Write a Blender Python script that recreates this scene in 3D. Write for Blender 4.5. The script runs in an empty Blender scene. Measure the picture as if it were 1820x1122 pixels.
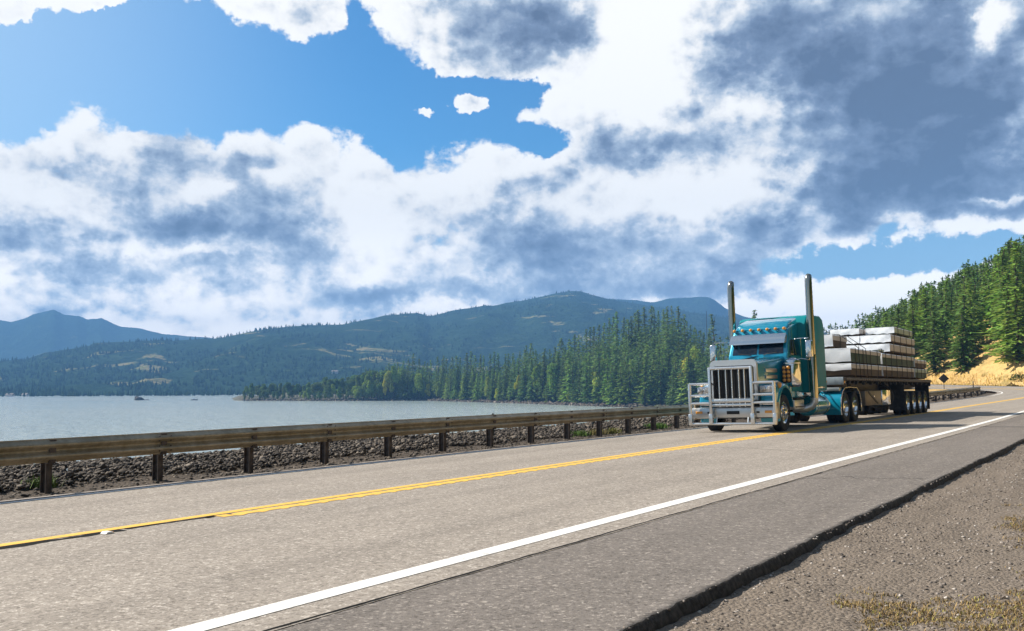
import bpy, bmesh, math, random
import numpy as np
from mathutils import Vector, Matrix

SC = bpy.context.scene
COL = SC.collection
R = math.radians
rng = np.random.default_rng(11)
random.seed(5)

# ---------------------------------------------------------------- camera
PITCH, ROLL, CAMH, FPX = 0.07341, 0.0048, 1.378, 1652.6
CW, CH = 1820.0, 1122.0
cd = bpy.data.cameras.new('camera')
cd.sensor_width = 36.0
cd.lens = FPX / CW * 36.0
cd.clip_start = 0.05
cd.clip_end = 30000
cam = bpy.data.objects.new('camera', cd)
COL.objects.link(cam)
_r0 = Vector((1, 0, 0)); _u0 = Vector((0, -math.sin(PITCH), math.cos(PITCH))); _f0 = Vector((0, math.cos(PITCH), math.sin(PITCH)))
_c, _s = math.cos(ROLL), math.sin(ROLL)
_r = _r0 * _c - _u0 * _s; _u = _r0 * _s + _u0 * _c
cam.matrix_world = Matrix(((_r.x, _u.x, -_f0.x, 0), (_r.y, _u.y, -_f0.y, 0), (_r.z, _u.z, -_f0.z, CAMH), (0, 0, 0, 1)))
SC.camera = cam
CPOS = Vector((0, 0, CAMH))

def ray(px, py):
    """direction through a photograph pixel, scaled so that its forward (Y) component is 1"""
    d = _r * (px - CW / 2) + _u * (CH / 2 - py) + _f0 * FPX
    return d / d.y
def at(px, py, Y):
    return CPOS + ray(px, py) * Y
def azel(px, py):
    d = ray(px, py).normalized()
    return math.atan2(d.x, d.y), math.asin(d.z)

# ---------------------------------------------------------------- light
SUN_AZ, SUN_EL = R(-71), R(39)
sd = Vector((math.sin(SUN_AZ) * math.cos(SUN_EL), math.cos(SUN_AZ) * math.cos(SUN_EL), math.sin(SUN_EL)))
sl = bpy.data.lights.new('sun', 'SUN')
sl.energy = 5.0; sl.angle = R(0.53); sl.color = (1.0, 0.93, 0.82)
so = bpy.data.objects.new('sun', sl); COL.objects.link(so)
so.rotation_euler = (-sd).to_track_quat('-Z', 'Y').to_euler()
SC.view_settings.view_transform = 'Standard'
SC.view_settings.look = 'None'
SC.view_settings.exposure = 0.68
SC.view_settings.gamma = 1.0
SC.cycles.max_bounces = 6
SC.cycles.volume_bounces = 0
SC.cycles.caustics_reflective = False
SC.cycles.caustics_refractive = False

# ---------------------------------------------------------------- node helpers
class NT:
    def __init__(s, tree): s.t = tree; s.n = tree.nodes; s.l = tree.links
    def new(s, typ, **kw):
        nd = s.n.new(typ)
        for k, v in kw.items(): setattr(nd, k, v)
        return nd
    def put(s, sock, v):
        if v is None: return
        if isinstance(v, bpy.types.NodeSocket): s.l.new(v, sock)
        elif isinstance(v, (tuple, list)) and len(v) == 3 and sock.type == 'RGBA': sock.default_value = (*v, 1)
        else: sock.default_value = v
    def math(s, op, a, b=None, c=None, clamp=False):
        nd = s.new('ShaderNodeMath', operation=op); nd.use_clamp = clamp
        for i, v in enumerate((a, b, c)): s.put(nd.inputs[i], v)
        return nd.outputs[0]
    def vec(s, op, a, b=None, c=None, out=0):
        nd = s.new('ShaderNodeVectorMath', operation=op)
        for i, v in enumerate((a, b, c)): s.put(nd.inputs[i], v)
        return nd.outputs[out]
    def noise(s, v, scale, detail=4, rough=.55, dist=0.0, out=0, dim='3D'):
        nd = s.new('ShaderNodeTexNoise'); nd.noise_dimensions = dim
        if v is not None: s.l.new(v, nd.inputs['Vector'])
        nd.inputs['Scale'].default_value = scale; nd.inputs['Detail'].default_value = detail
        nd.inputs['Roughness'].default_value = rough; nd.inputs['Distortion'].default_value = dist
        return nd.outputs[out]
    def voro(s, v, scale, feature='F1', out='Distance', rand=1.0):
        nd = s.new('ShaderNodeTexVoronoi', feature=feature)
        s.l.new(v, nd.inputs['Vector']); nd.inputs['Scale'].default_value = scale
        nd.inputs['Randomness'].default_value = rand
        return nd.outputs[out]
    def ramp(s, f, stops, mode='LINEAR'):
        nd = s.new('ShaderNodeValToRGB'); cr = nd.color_ramp; cr.interpolation = mode
        while len(cr.elements) > 1: cr.elements.remove(cr.elements[-1])
        for i, (p, c) in enumerate(stops):
            e = cr.elements[0] if i == 0 else cr.elements.new(p)
            e.position = p
            if not isinstance(c, (tuple, list)): c = (c, c, c)
            e.color = (*c, 1)
        s.put(nd.inputs[0], f)
        return nd.outputs[0]
    def mix(s, f, a, b, blend='MIX'):
        nd = s.new('ShaderNodeMix', data_type='RGBA', blend_type=blend)
        s.put(nd.inputs[0], f); s.put(nd.inputs[6], a); s.put(nd.inputs[7], b)
        return nd.outputs[2]
    def sstep(s, x, a, b):
        nd = s.new('ShaderNodeMapRange'); nd.interpolation_type = 'SMOOTHSTEP'
        s.put(nd.inputs[0], x); s.put(nd.inputs[1], a); s.put(nd.inputs[2], b)
        return nd.outputs[0]
    def bump(s, h, strength=.3, dist=.01, normal=None):
        nd = s.new('ShaderNodeBump'); nd.inputs['Strength'].default_value = strength; nd.inputs['Distance'].default_value = dist
        s.l.new(h, nd.inputs['Height'])
        if normal is not None: s.l.new(normal, nd.inputs['Normal'])
        return nd.outputs[0]

# ---------------------------------------------------------------- sky: Nishita, with cloud cover added by direction
W = bpy.data.worlds.new('World'); SC.world = W; W.use_nodes = True
W.cycles.sampling_method = 'MANUAL'; W.cycles.sample_map_resolution = 512
w = NT(W.node_tree); w.n.clear()
sky = w.new('ShaderNodeTexSky', sky_type='NISHITA'); sky.sun_disc = False
sky.sun_elevation = SUN_EL; sky.sun_rotation = SUN_AZ
sky.altitude = 50; sky.air_density = 1.0; sky.dust_density = 0.6; sky.ozone_density = 2.0
tc = w.new('ShaderNodeTexCoord'); D = w.vec('NORMALIZE', tc.outputs['Generated'])
sx = w.new('ShaderNodeSeparateXYZ'); w.l.new(D, sx.inputs[0])
az = w.math('ARCTAN2', sx.outputs[0], sx.outputs[1]); el = w.math('ARCSINE', sx.outputs[2])
cx = w.new('ShaderNodeCombineXYZ'); w.l.new(az, cx.inputs[0]); w.l.new(w.math('MULTIPLY', el, 1.0), cx.inputs[1])
P0 = cx.outputs[0]
wn = w.noise(P0, 9.0, 6, .6, out=1)
wv = w.vec('MULTIPLY_ADD', w.vec('SUBTRACT', wn, (.5, .5, .5)), (.10, .075, 0), P0)
wn2 = w.noise(P0, 34.0, 4, .62, out=1)
wv = w.vec('MULTIPLY_ADD', w.vec('SUBTRACT', wn2, (.5, .5, .5)), (.035, .028, 0), wv)
def blobs(lst, coord):
    tot = None
    for (x, y, rx, ry, amp) in lst:
        a, e = azel(x, y)
        k = 1.0 / FPX
        q = w.vec('MULTIPLY', w.vec('SUBTRACT', coord, (a, e, 0)), (1 / (rx * k), 1 / (ry * k), 0))
        d2 = w.vec('DOT_PRODUCT', q, q, out=1)
        g = w.math('MULTIPLY', w.math('EXPONENT', w.math('MULTIPLY', d2, -1.0)), amp)
        tot = g if tot is None else w.math('ADD', tot, g)
    return tot
# openings of blue (negative) and single clouds inside them (positive)
COVER = [(1500, 150, 330, 200, .6), (1150, 200, 150, 150, .3), (60, 120, 120, 80, -1.2), (200, 100, 150, 75, -1.2), (380, 110, 150, 85, -1.3), (560, 130, 120, 70, -1.3), (690, 175, 110, 75, -1.3),
         (800, 215, 110, 52, -1.1), (905, 172, 80, 34, -1.4), (960, 150, 45, 22, -.7), (950, 248, 70, 28, -1.3), (640, 30, 26, 50, -.7), (20, 170, 70, 60, -.9), (250, 165, 120, 40, -.7),
         (120, 40, 50, 30, -.8), (250, 30, 55, 30, -.6), (330, 60, 70, 30, -.6),
         (838, 190, 32, 24, 2.6), (815, 128, 60, 20, -.9), (762, 190, 24, 10, 1.5), (790, 242, 14, 8, .6), (45, 8, 58, 28, 2.0), (183, 2, 30, 16, 1.6), (130, 180, 55, 26, .9), (560, 15, 80, 40, .7), (430, 0, 80, 26, .5),
         (810, 90, 60, 50, .4), (930, 210, 30, 30, .5),
         (1480, 480, 150, 26, -.95), (1640, 462, 130, 30, -1.05), (1790, 440, 80, 30, -1.0), (1400, 540, 60, 12, -.2), (600, 240, 60, 40, .2)]
DARK = [(1600, 120, 80, 36, -.55), (1450, 190, 60, 34, -.6), (1690, 262, 80, 24, -.55), (1360, 120, 50, 40, -.5), (1560, 30, 90, 30, -.5), (1740, 130, 50, 30, -.5), (300, 245, 62, 42, 1.), (190, 330, 75, 36, 1.), (430, 285, 62, 30, .9), (490, 365, 80, 60, 1.1), (340, 400, 85, 26, 1.), (560, 460, 55, 48, 1.), (45, 420, 75, 28, 1.),
        (110, 477, 65, 18, .8), (235, 480, 65, 26, .9), (390, 465, 90, 30, .8), (650, 520, 110, 20, .8), (905, 48, 125, 52, 1.3), (800, 12, 60, 20, .6), (1010, 60, 50, 40, .6),
        (1500, 110, 250, 130, 1.5), (1700, 190, 190, 150, 1.4), (1390, 60, 140, 80, .9), (1600, 300, 190, 60, 1.2), (1700, 355, 170, 40, 1.0), (1085, 250, 65, 42, 1.1), (1210, 240, 90, 40, .9),
        (870, 395, 90, 34, .9), (1060, 450, 210, 55, 1.05), (920, 460, 120, 40, .8), (1010, 525, 210, 26, 1.0), (930, 332, 36, 18, .8), (1490, 402, 110, 26, .9), (1280, 440, 130, 40, .9),
        (1180, 520, 120, 30, .9), (1340, 500, 100, 30, .6), (720, 430, 60, 40, .35), (1250, 320, 40, 22, .5), (250, 560, 160, 16, .5), (520, 545, 130, 16, .6), (120, 545, 120, 12, .45), (400, 510, 90, 14, .5), (90, 510, 70, 12, .5), (750, 480, 90, 26, .5), (620, 470, 40, 16, .4), (150, 400, 50, 18, .5), (800, 520, 120, 18, .7), (620, 300, 60, 24, .3), (740, 310, 60, 22, .35), (70, 300, 60, 26, .35), (1000, 300, 40, 26, .35), (900, 110, 80, 30, .4), (480, 420, 50, 18, .5), (1420, 350, 80, 30, .5), (700, 350, 40, 20, .4),
        (1765, 34, 34, 26, -1.9), (1800, 210, 50, 60, -.7), (1310, 330, 150, 40, -1.0), (1330, 190, 60, 30, -.9), (1545, 245, 90, 20, -.6), (1440, 395, 40, 30, -.9), (1180, 60, 90, 90, -.8),
        (1120, 160, 110, 80, -.8), (410, 340, 40, 18, -.8), (490, 300, 30, 14, -.5), (650, 400, 70, 90, -.4), (1720, 400, 120, 12, -.9), (1780, 352, 36, 8, -1.1), (1560, 540, 260, 34, -1.4), (1380, 560, 80, 24, -.6), (330, 440, 100, 12, -.5)]
cov = w.math('MULTIPLY', blobs(COVER, wv), .74); drk = blobs(DARK, wv)
drk = w.math('DIVIDE', drk, w.math('MULTIPLY_ADD', w.math('MAXIMUM', drk, 0.0), .42, 1.0))
# flatten the cells towards the horizon
hs = w.new('ShaderNodeCombineXYZ'); w.l.new(az, hs.inputs[0]); w.l.new(w.math('MULTIPLY', el, 1.3), hs.inputs[1])
def cloud_noise(v):
    """rounded billows on three scales with finer shreds"""
    q = w.vec('MULTIPLY_ADD', w.vec('SUBTRACT', w.noise(v, 22.0, 4, .6, out=1), (.5, .5, .5)), (.07, .07, .07), v)
    t = None
    for sc, am in ((8.5, .62), (19.0, .42), (43.0, .26)):
        nd = w.new('ShaderNodeTexVoronoi', feature='F1')
        w.l.new(q, nd.inputs['Vector']); nd.inputs['Scale'].default_value = sc
        g = w.math('MULTIPLY', w.math('SUBTRACT', .45, nd.outputs['Distance']), am * 1.7)
        t = g if t is None else w.math('ADD', t, g)
    nA = w.noise(v, 7.0, 4, .55)
    nC = w.noise(v, 46.0, 6, .65)
    return w.math('ADD', t, w.math('ADD', w.math('MULTIPLY', w.math('SUBTRACT', nA, .5), 1.9), w.math('MULTIPLY', w.math('SUBTRACT', nC, .5), .85)))
fb = cloud_noise(hs.outputs[0])
fb2 = cloud_noise(w.vec('ADD', hs.outputs[0], (-.009, .016, 0)))
relief = w.math('SUBTRACT', fb, fb2)          # side of each billow turned to the sun
ahead = w.math('MULTIPLY', w.sstep(sx.outputs[1], .3, .75), w.sstep(el, .75, .45))
base = w.math('MULTIPLY_ADD', ahead, .46, .04)
dens = w.math('ADD', w.math('ADD', base, cov), w.math('MULTIPLY', fb, .42))
alpha = w.sstep(dens, -.03, .20)
thick = w.sstep(dens, .05, .8)
dk = w.math('ADD', w.math('MULTIPLY', drk, .88), w.math('ADD', w.math('MULTIPLY', fb, .22), w.math('MULTIPLY_ADD', thick, .16, -.30)))
calm = w.math('MULTIPLY_ADD', w.sstep(drk, .35, 1.0), -.30, 1.0)
dk = w.math('MULTIPLY_ADD', w.math('MULTIPLY', relief, calm), -.70, dk)
ccol = w.ramp(w.math('MULTIPLY_ADD', dk, .92, .33), [(0, (.95, .945, .925)), (.12, (.93, .925, .905)), (.26, (.85, .85, .845)), (.36, (.72, .745, .77)), (.47, (.54, .60, .68)), (.60, (.345, .425, .54)), (.78, (.185, .25, .37)), (1, (.105, .148, .235))])
clear = w.mix(1.0, sky.outputs[0], (.33, .76, 1.02), 'MULTIPLY')
SKYGAIN = .085
# the two are brought to one scale before the Background strength
cl = w.vec('SCALE', ccol); cl.node.inputs[3].default_value = 0.76 / SKYGAIN
# cloud and sky overhead and behind are dimmed to keep the fill light low
dim = w.math('MULTIPLY_ADD', ahead, .42, .58)
hz = w.math('MULTIPLY', dim, w.math('MULTIPLY_ADD', w.sstep(el, .20, .03), .74, 1.0))
veil = w.math('MAXIMUM', w.math('MULTIPLY', w.sstep(az, -.12, -.62), .55), w.math('MULTIPLY', w.sstep(el, .26, .06), .50))
vs_ = w.vec('SCALE', (.62, .80, .95)); vs_.node.inputs[3].default_value = .62 / SKYGAIN
clear = w.mix(veil, clear, vs_)
cd_ = w.vec('SCALE', clear); w.l.new(w.math('MULTIPLY', dim, 1.05), cd_.node.inputs[3]); clear = cd_
cl2 = w.vec('SCALE', cl); w.l.new(hz, cl2.node.inputs[3])
wt = w.mix(w.sstep(el, .20, .03), (1.0, 1.0, 1.0), (1.10, 1.0, .87)); cl2 = w.vec('MULTIPLY', cl2, wt)
out = w.mix(alpha, clear, cl2)
bg = w.new('ShaderNodeBackground'); w.l.new(out, bg.inputs[0]); bg.inputs[1].default_value = SKYGAIN
wo = w.new('ShaderNodeOutputWorld'); w.l.new(bg.outputs[0], wo.inputs[0])

# ---------------------------------------------------------------- objects: helpers
def tag(o, label=None, cat=None, group=None, kind=None):
    if label: o['label'] = label
    if cat: o['category'] = cat
    if group: o['group'] = group
    if kind: o['kind'] = kind
    return o
def empty(name, mat4=None, label=None, cat=None, group=None):
    o = bpy.data.objects.new(name, None); COL.objects.link(o)
    o.empty_display_size = .3
    if mat4 is not None: o.matrix_world = mat4
    return tag(o, label, cat, group)
def mesh_np(name, verts, quads=None, tris=None):
    me = bpy.data.meshes.new(name)
    verts = np.asarray(verts, dtype=np.float32)
    nq = 0 if quads is None else len(quads); nt = 0 if tris is None else len(tris)
    me.vertices.add(len(verts)); me.vertices.foreach_set('co', verts.ravel())
    idx = []
    if nq: idx.append(np.asarray(quads, dtype=np.int32).ravel())
    if nt: idx.append(np.asarray(tris, dtype=np.int32).ravel())
    idx = np.concatenate(idx)
    me.loops.add(len(idx)); me.loops.foreach_set('vertex_index', idx)
    me.polygons.add(nq + nt)
    st = np.concatenate([np.arange(nq) * 4, nq * 4 + np.arange(nt) * 3]).astype(np.int32)
    me.polygons.foreach_set('loop_start', st)
    me.update(calc_edges=True)
    return me
def link(name, me, m=None, parent=None, smooth=False, angle=None):
    o = bpy.data.objects.new(name, me); COL.objects.link(o)
    if m is not None:
        for q in (m if isinstance(m, (list, tuple)) else [m]): me.materials.append(q)
    if parent is not None: o.parent = parent
    if smooth:
        me.polygons.foreach_set('use_smooth', [True] * len(me.polygons))
        if angle: me.set_sharp_from_angle(angle=R(angle))
    return o
class MB:
    def __init__(s): s.v = []; s.f = []; s.mi = []
    def add(s, vs, fs, m=0):
        b = len(s.v); s.v += [tuple(v) for v in vs]; s.f += [tuple(i + b for i in f) for f in fs]; s.mi += [m] * len(fs); return s
    def hexa(s, c, bev=0.0, m=0, seg=2):
        """c: eight corners, bottom ring then top ring, both anticlockwise seen from above"""
        fs = [(3, 2, 1, 0), (4, 5, 6, 7), (0, 1, 5, 4), (1, 2, 6, 5), (2, 3, 7, 6), (3, 0, 4, 7)]
        if bev <= 0: return s.add(c, fs, m)
        bm = bmesh.new(); vs = [bm.verts.new(p) for p in c]
        for f in fs: bm.faces.new([vs[i] for i in f])
        bmesh.ops.bevel(bm, geom=list(bm.edges), offset=bev, segments=seg, affect='EDGES', profile=.5, clamp_overlap=True)
        return s.bm(bm, m)
    def box(s, x0, x1, y0, y1, z0, z1, bev=0.0, m=0, seg=2):
        return s.hexa([(x0, y0, z0), (x1, y0, z0), (x1, y1, z0), (x0, y1, z0), (x0, y0, z1), (x1, y0, z1), (x1, y1, z1), (x0, y1, z1)], bev, m, seg)
    def bm(s, bm, m=0):
        bm.verts.index_update()
        s.add([v.co[:] for v in bm.verts], [[v.index for v in f.verts] for f in bm.faces], m); bm.free(); return s
    def prism(s, poly, axis, a, b, bev=0.0, m=0, seg=2, taper=None):
        """poly: 2-D outline in the two remaining axes, extruded along axis ('x','y','z') from a to b"""
        def mk(p, t):
            if axis == 'x': return (t, p[0], p[1])
            if axis == 'y': return (p[0], t, p[1])
            return (p[0], p[1], t)
        bm = bmesh.new()
        A = [bm.verts.new(mk(p, a)) for p in poly]; B = [bm.verts.new(mk(p, b)) for p in poly]
        n = len(poly)
        bm.faces.new(A); bm.faces.new(B[::-1])
        for i in range(n): bm.faces.new((A[i], B[i], B[(i + 1) % n], A[(i + 1) % n]))
        if taper:
            for v in bm.verts: v.co = Vector(taper(*v.co))
        bmesh.ops.recalc_face_normals(bm, faces=list(bm.faces))
        if bev > 0:
            es = [e for e in bm.edges if e.calc_face_angle(0) > R(20)]
            bmesh.ops.bevel(bm, geom=es, offset=bev, segments=seg, affect='EDGES', profile=.5, clamp_overlap=True)
        return s.bm(bm, m)
    def tube(s, pts, r, n=8, m=0, cap=True):
        pts = [Vector(p) for p in pts]; rs = r if isinstance(r, (list, tuple)) else [r] * len(pts)
        rings = []; up = None
        for i, p in enumerate(pts):
            t = (pts[min(i + 1, len(pts) - 1)] - pts[max(i - 1, 0)]).normalized()
            if up is None: up = Vector((0, 0, 1)) if abs(t.z) < .9 else Vector((1, 0, 0))
            a = t.cross(up)
            if a.length < 1e-6: a = t.orthogonal()
            a.normalize(); up = a.cross(t).normalized()
            k = 1.0
            if 0 < i < len(pts) - 1:
                d1 = (pts[i] - pts[i - 1]).normalized(); d2 = (pts[i + 1] - pts[i]).normalized()
                k = 1 / max(.6, math.sqrt(max(0.01, (1 + d1.dot(d2)) / 2)))
            rings.append([p + (a * math.cos(2 * math.pi * j / n) + up * math.sin(2 * math.pi * j / n)) * rs[i] for j in range(n)])
        vs = [v[:] for rg in rings for v in rg]; fs = []
        for i in range(len(pts) - 1):
            for j in range(n): fs.append((i * n + j, i * n + (j + 1) % n, (i + 1) * n + (j + 1) % n, (i + 1) * n + j))
        if cap: fs.append(tuple(range(n))[::-1]); fs.append(tuple((len(pts) - 1) * n + j for j in range(n)))
        return s.add(vs, fs, m)
    def lathe(s, prof, o, axis='x', n=32, m=0, sgn=1, closed=False):
        """prof: (radius, offset along axis)"""
        vs = []; fs = []; k = len(prof)
        for j in range(n):
            a = 2 * math.pi * j / n
            for (r, h) in prof:
                c, q = r * math.cos(a), r * math.sin(a)
                h2 = h * sgn
                vs.append((o[0] + h2, o[1] + c, o[2] + q) if axis == 'x' else (o[0] + c, o[1] + h2, o[2] + q) if axis == 'y' else (o[0] + c, o[1] + q, o[2] + h2))
        for j in range(n):
            for i in range(k - (0 if closed else 1)):
                i2 = (i + 1) % k; j2 = (j + 1) % n
                fs.append((j * k + i, j2 * k + i, j2 * k + i2, j * k + i2))
        return s.add(vs, fs, m)
    def loft(s, secs, m=0, closed=True, cap=True):
        n = len(secs[0]); vs = [p for q in secs for p in q]; fs = []
        for i in range(len(secs) - 1):
            for j in range(n if closed else n - 1):
                j2 = (j + 1) % n
                fs.append((i * n + j, i * n + j2, (i + 1) * n + j2, (i + 1) * n + j))
        if cap: fs.append(tuple(range(n))[::-1]); fs.append(tuple((len(secs) - 1) * n + j for j in range(n)))
        return s.add(vs, fs, m)
    def ball(s, c, r, m=0, sub=2, sc=(1, 1, 1)):
        bm = bmesh.new(); bmesh.ops.create_icosphere(bm, subdivisions=sub, radius=1.0)
        for v in bm.verts: v.co = Vector((c[0] + v.co.x * r * sc[0], c[1] + v.co.y * r * sc[1], c[2] + v.co.z * r * sc[2]))
        return s.bm(bm, m)
    def build(s, name, mats, parent=None, angle=32, recalc=True):
        me = bpy.data.meshes.new(name); me.from_pydata(s.v, [], s.f)
        mats = mats if isinstance(mats, (list, tuple)) else [mats]
        for q in mats: me.materials.append(q)
        if len(mats) > 1: me.polygons.foreach_set('material_index', s.mi)
        if recalc:
            bm = bmesh.new(); bm.from_mesh(me); bmesh.ops.recalc_face_normals(bm, faces=list(bm.faces)); bm.to_mesh(me); bm.free()
        me.polygons.foreach_set('use_smooth', [True] * len(me.polygons)); me.set_sharp_from_angle(angle=R(angle))
        o = bpy.data.objects.new(name, me); COL.objects.link(o)
        if parent is not None: o.parent = parent
        return o
def dup(o, parent=None):
    c = o.copy(); COL.objects.link(c)
    if parent is not None: c.parent = parent
    for ch in list(o.children): dup(ch, c)
    return c

# ---------------------------------------------------------------- materials
MATS = {}
def pm(name, col=None, rough=.5, metal=0.0, coat=0.0, fn=None, spec=None, emit=None):
    m = bpy.data.materials.new(name); m.use_nodes = True
    nt = NT(m.node_tree); b = nt.n['Principled BSDF']
    if col is not None: b.inputs['Base Color'].default_value = (*col, 1)
    b.inputs['Roughness'].default_value = rough; b.inputs['Metallic'].default_value = metal
    if coat: b.inputs['Coat Weight'].default_value = coat; b.inputs['Coat Roughness'].default_value = .04
    if spec is not None: b.inputs['Specular IOR Level'].default_value = spec
    if fn: fn(nt, b)
    MATS[name] = m
    return m
def grime(c1, c2, scale, lo=.35, hi=.7, bump=0.0, bscale=None, rr=None, bdist=.01):
    """two-tone wear in object space, optional fine relief"""
    def fn(nt, b):
        t = nt.new('ShaderNodeTexCoord').outputs['Object']
        f = nt.sstep(nt.noise(t, scale, 5, .6), lo, hi)
        nt.l.new(nt.mix(f, c1, c2), b.inputs['Base Color'])
        if rr: nt.l.new(nt.math('MULTIPLY_ADD', f, rr[1] - rr[0], rr[0]), b.inputs['Roughness'])
        if bump: nt.l.new(nt.bump(nt.noise(t, bscale or scale * 6, 3, .6), bump, bdist), b.inputs['Normal'])
    return fn
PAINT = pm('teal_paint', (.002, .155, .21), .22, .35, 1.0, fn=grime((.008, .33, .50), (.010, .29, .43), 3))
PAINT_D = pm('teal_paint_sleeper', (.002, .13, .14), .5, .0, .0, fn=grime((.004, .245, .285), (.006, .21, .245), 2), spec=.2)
CHROME = pm('chrome', (.72, .73, .75), .09, 1.0, fn=grime((.74, .75, .77), (.6, .6, .61), 9, rr=(.06, .2)))
ALU = pm('brushed_aluminium', (.5, .51, .52), .38, .85, fn=grime((.70, .70, .70), (.62, .63, .63), 3, rr=(.34, .42)))
STEEL = pm('black_steel', (.018, .018, .02), .55, .2, fn=grime((.015, .015, .017), (.045, .04, .035), 5))
GRIME = pm('road_grime', (.09, .075, .06), .8, fn=grime((.05, .043, .036), (.15, .125, .10), 4))
RUBBER = pm('tyre_rubber', (.016, .016, .017), .85, fn=grime((.012, .012, .013), (.04, .037, .034), 6, bump=.4, bscale=60))
GLASS = pm('tinted_glass', (.006, .016, .034), .04, 0, spec=.8)
BLACK = pm('black_void', (.006, .006, .007), .7)
MESHG = pm('grille_mesh', (.02, .018, .016), .4, .6)
AMBER = pm('amber_lens', (.75, .30, .02), .18, 0, .6, fn=lambda nt, b: nt.l.new(nt.mix(nt.voro(nt.new('ShaderNodeTexCoord').outputs['Object'], 60), (.95, .45, .05), (.55, .17, .01)), b.inputs['Base Color']))
LENS = pm('clear_lamp_lens', (.55, .52, .48), .12, .5, 1.0, fn=grime((.75, .72, .68), (.25, .22, .2), 14))
REDLENS = pm('red_lens', (.3, .01, .01), .2)
# ---------------------------------------------------------------- road frame: (s along the road, l to the left of the camera's track)
def road_path():
    sA, sB, kb, sC, sD, sE, kmax, aend = 46, 60, .0062, 74, 87, 95, -1 / 22., -.1
    TH, K1, K2 = .59696, .00061, -5.364e-05
    S = np.arange(-60, 420.01, .25); n = len(S); i0 = 240
    a = np.zeros(n); X = np.zeros(n); Y = np.zeros(n); Z = np.zeros(n); a[i0] = TH
    kp = ([-60, 0, sA, sB, sC, sC + 10, sD, sE, 430], [K1, K1, K1 + K2 * sA, kb, kb, 0, 0, kmax, kmax])
    sp = ([-60, 0, 52, 80, 90, 105, 430], [.004, .004, .004 - 1.86e-4 * 52, .0235, .0235, .013, .013])
    for i in range(i0, n - 1):
        k = np.interp(S[i], *kp)
        if S[i] > sD and a[i] <= aend + .002: k = 0
        if S[i] > 150: k = min(1 / 70., max(0, (.36 - a[i]) / 10))
        a[i + 1] = a[i] + .25 * k; X[i + 1] = X[i] + .25 * math.sin(a[i]); Y[i + 1] = Y[i] + .25 * math.cos(a[i]); Z[i + 1] = Z[i] + .25 * np.interp(S[i], *sp)
    for i in range(i0, 0, -1):
        a[i - 1] = a[i] - .25 * K1; X[i - 1] = X[i] - .25 * math.sin(a[i]); Y[i - 1] = Y[i] - .25 * math.cos(a[i]); Z[i - 1] = Z[i] - .25 * .004
    return S, a, X, Y, Z
RS, RA, RX, RY, RZ = road_path()
BANK = .0168
L_POST, L_WL, L_Y, L_WR, L_ED = 13.76, 12.80, 9.10, 4.74, 2.56
def rd(s, l, dz=0.0):
    """arrays (s,l) -> x, y, z on the road plane"""
    s = np.asarray(s, float); l = np.asarray(l, float)
    a = np.interp(s, RS, RA); x = np.interp(s, RS, RX) - np.cos(a) * l; y = np.interp(s, RS, RY) + np.sin(a) * l
    return x, y, np.interp(s, RS, RZ) - BANK * l + dz
def rp(s, l, dz=0.0):
    x, y, z = rd(s, l, dz); return Vector((float(x), float(y), float(z)))
def vnoise(x, y, seed=0):
    """cheap smooth value noise in numpy"""
    xi = np.floor(x).astype(int); yi = np.floor(y).astype(int); fx = x - xi; fy = y - yi
    fx = fx * fx * (3 - 2 * fx); fy = fy * fy * (3 - 2 * fy)
    def h(i, j):
        n = (i * 374761393 + j * 668265263 + seed * 982451653) & 0x7fffffff
        n = (n ^ (n >> 13)) * 1274126177 & 0x7fffffff
        return ((n ^ (n >> 16)) & 0xffff) / 65535.0
    return (h(xi, yi) * (1 - fx) + h(xi + 1, yi) * fx) * (1 - fy) + (h(xi, yi + 1) * (1 - fx) + h(xi + 1, yi + 1) * fx) * fy
def fbm(x, y, o=4, seed=0):
    t = 0; a = .5; k = 1.0
    for i in range(o): t = t + a * (vnoise(x * k, y * k, seed + i) - .5); a *= .5; k *= 2.03
    return t * 2
def sheet(name, S, Lc, zf, m, uv=True, smooth=True):
    """grid sheet in the road frame; zf(s,l) is the height over the road plane"""
    ss, ll = np.meshgrid(S, Lc, indexing='ij')
    x, y, z = rd(ss, ll); z = z + zf(ss, ll)
    ns, nl = ss.shape
    V = np.stack([x.ravel(), y.ravel(), z.ravel()], 1)
    i = np.arange(ns * nl).reshape(ns, nl)
    q = np.stack([i[:-1, :-1], i[1:, :-1], i[1:, 1:], i[:-1, 1:]], -1).reshape(-1, 4)
    # keep normals upward (l runs to the left)
    if Lc[1] < Lc[0]: q = q[:, ::-1]
    me = mesh_np(name, V, q)
    if uv:
        u = me.uv_layers.new(name='road'); idx = q.ravel()
        u.data.foreach_set('uv', np.stack([ss.ravel()[idx], ll.ravel()[idx]], 1).astype(np.float32).ravel())
    return link(name, me, m, smooth=smooth)
def sspan(*segs):
    return np.concatenate([np.arange(a, b, d) for a, b, d in segs])

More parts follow.
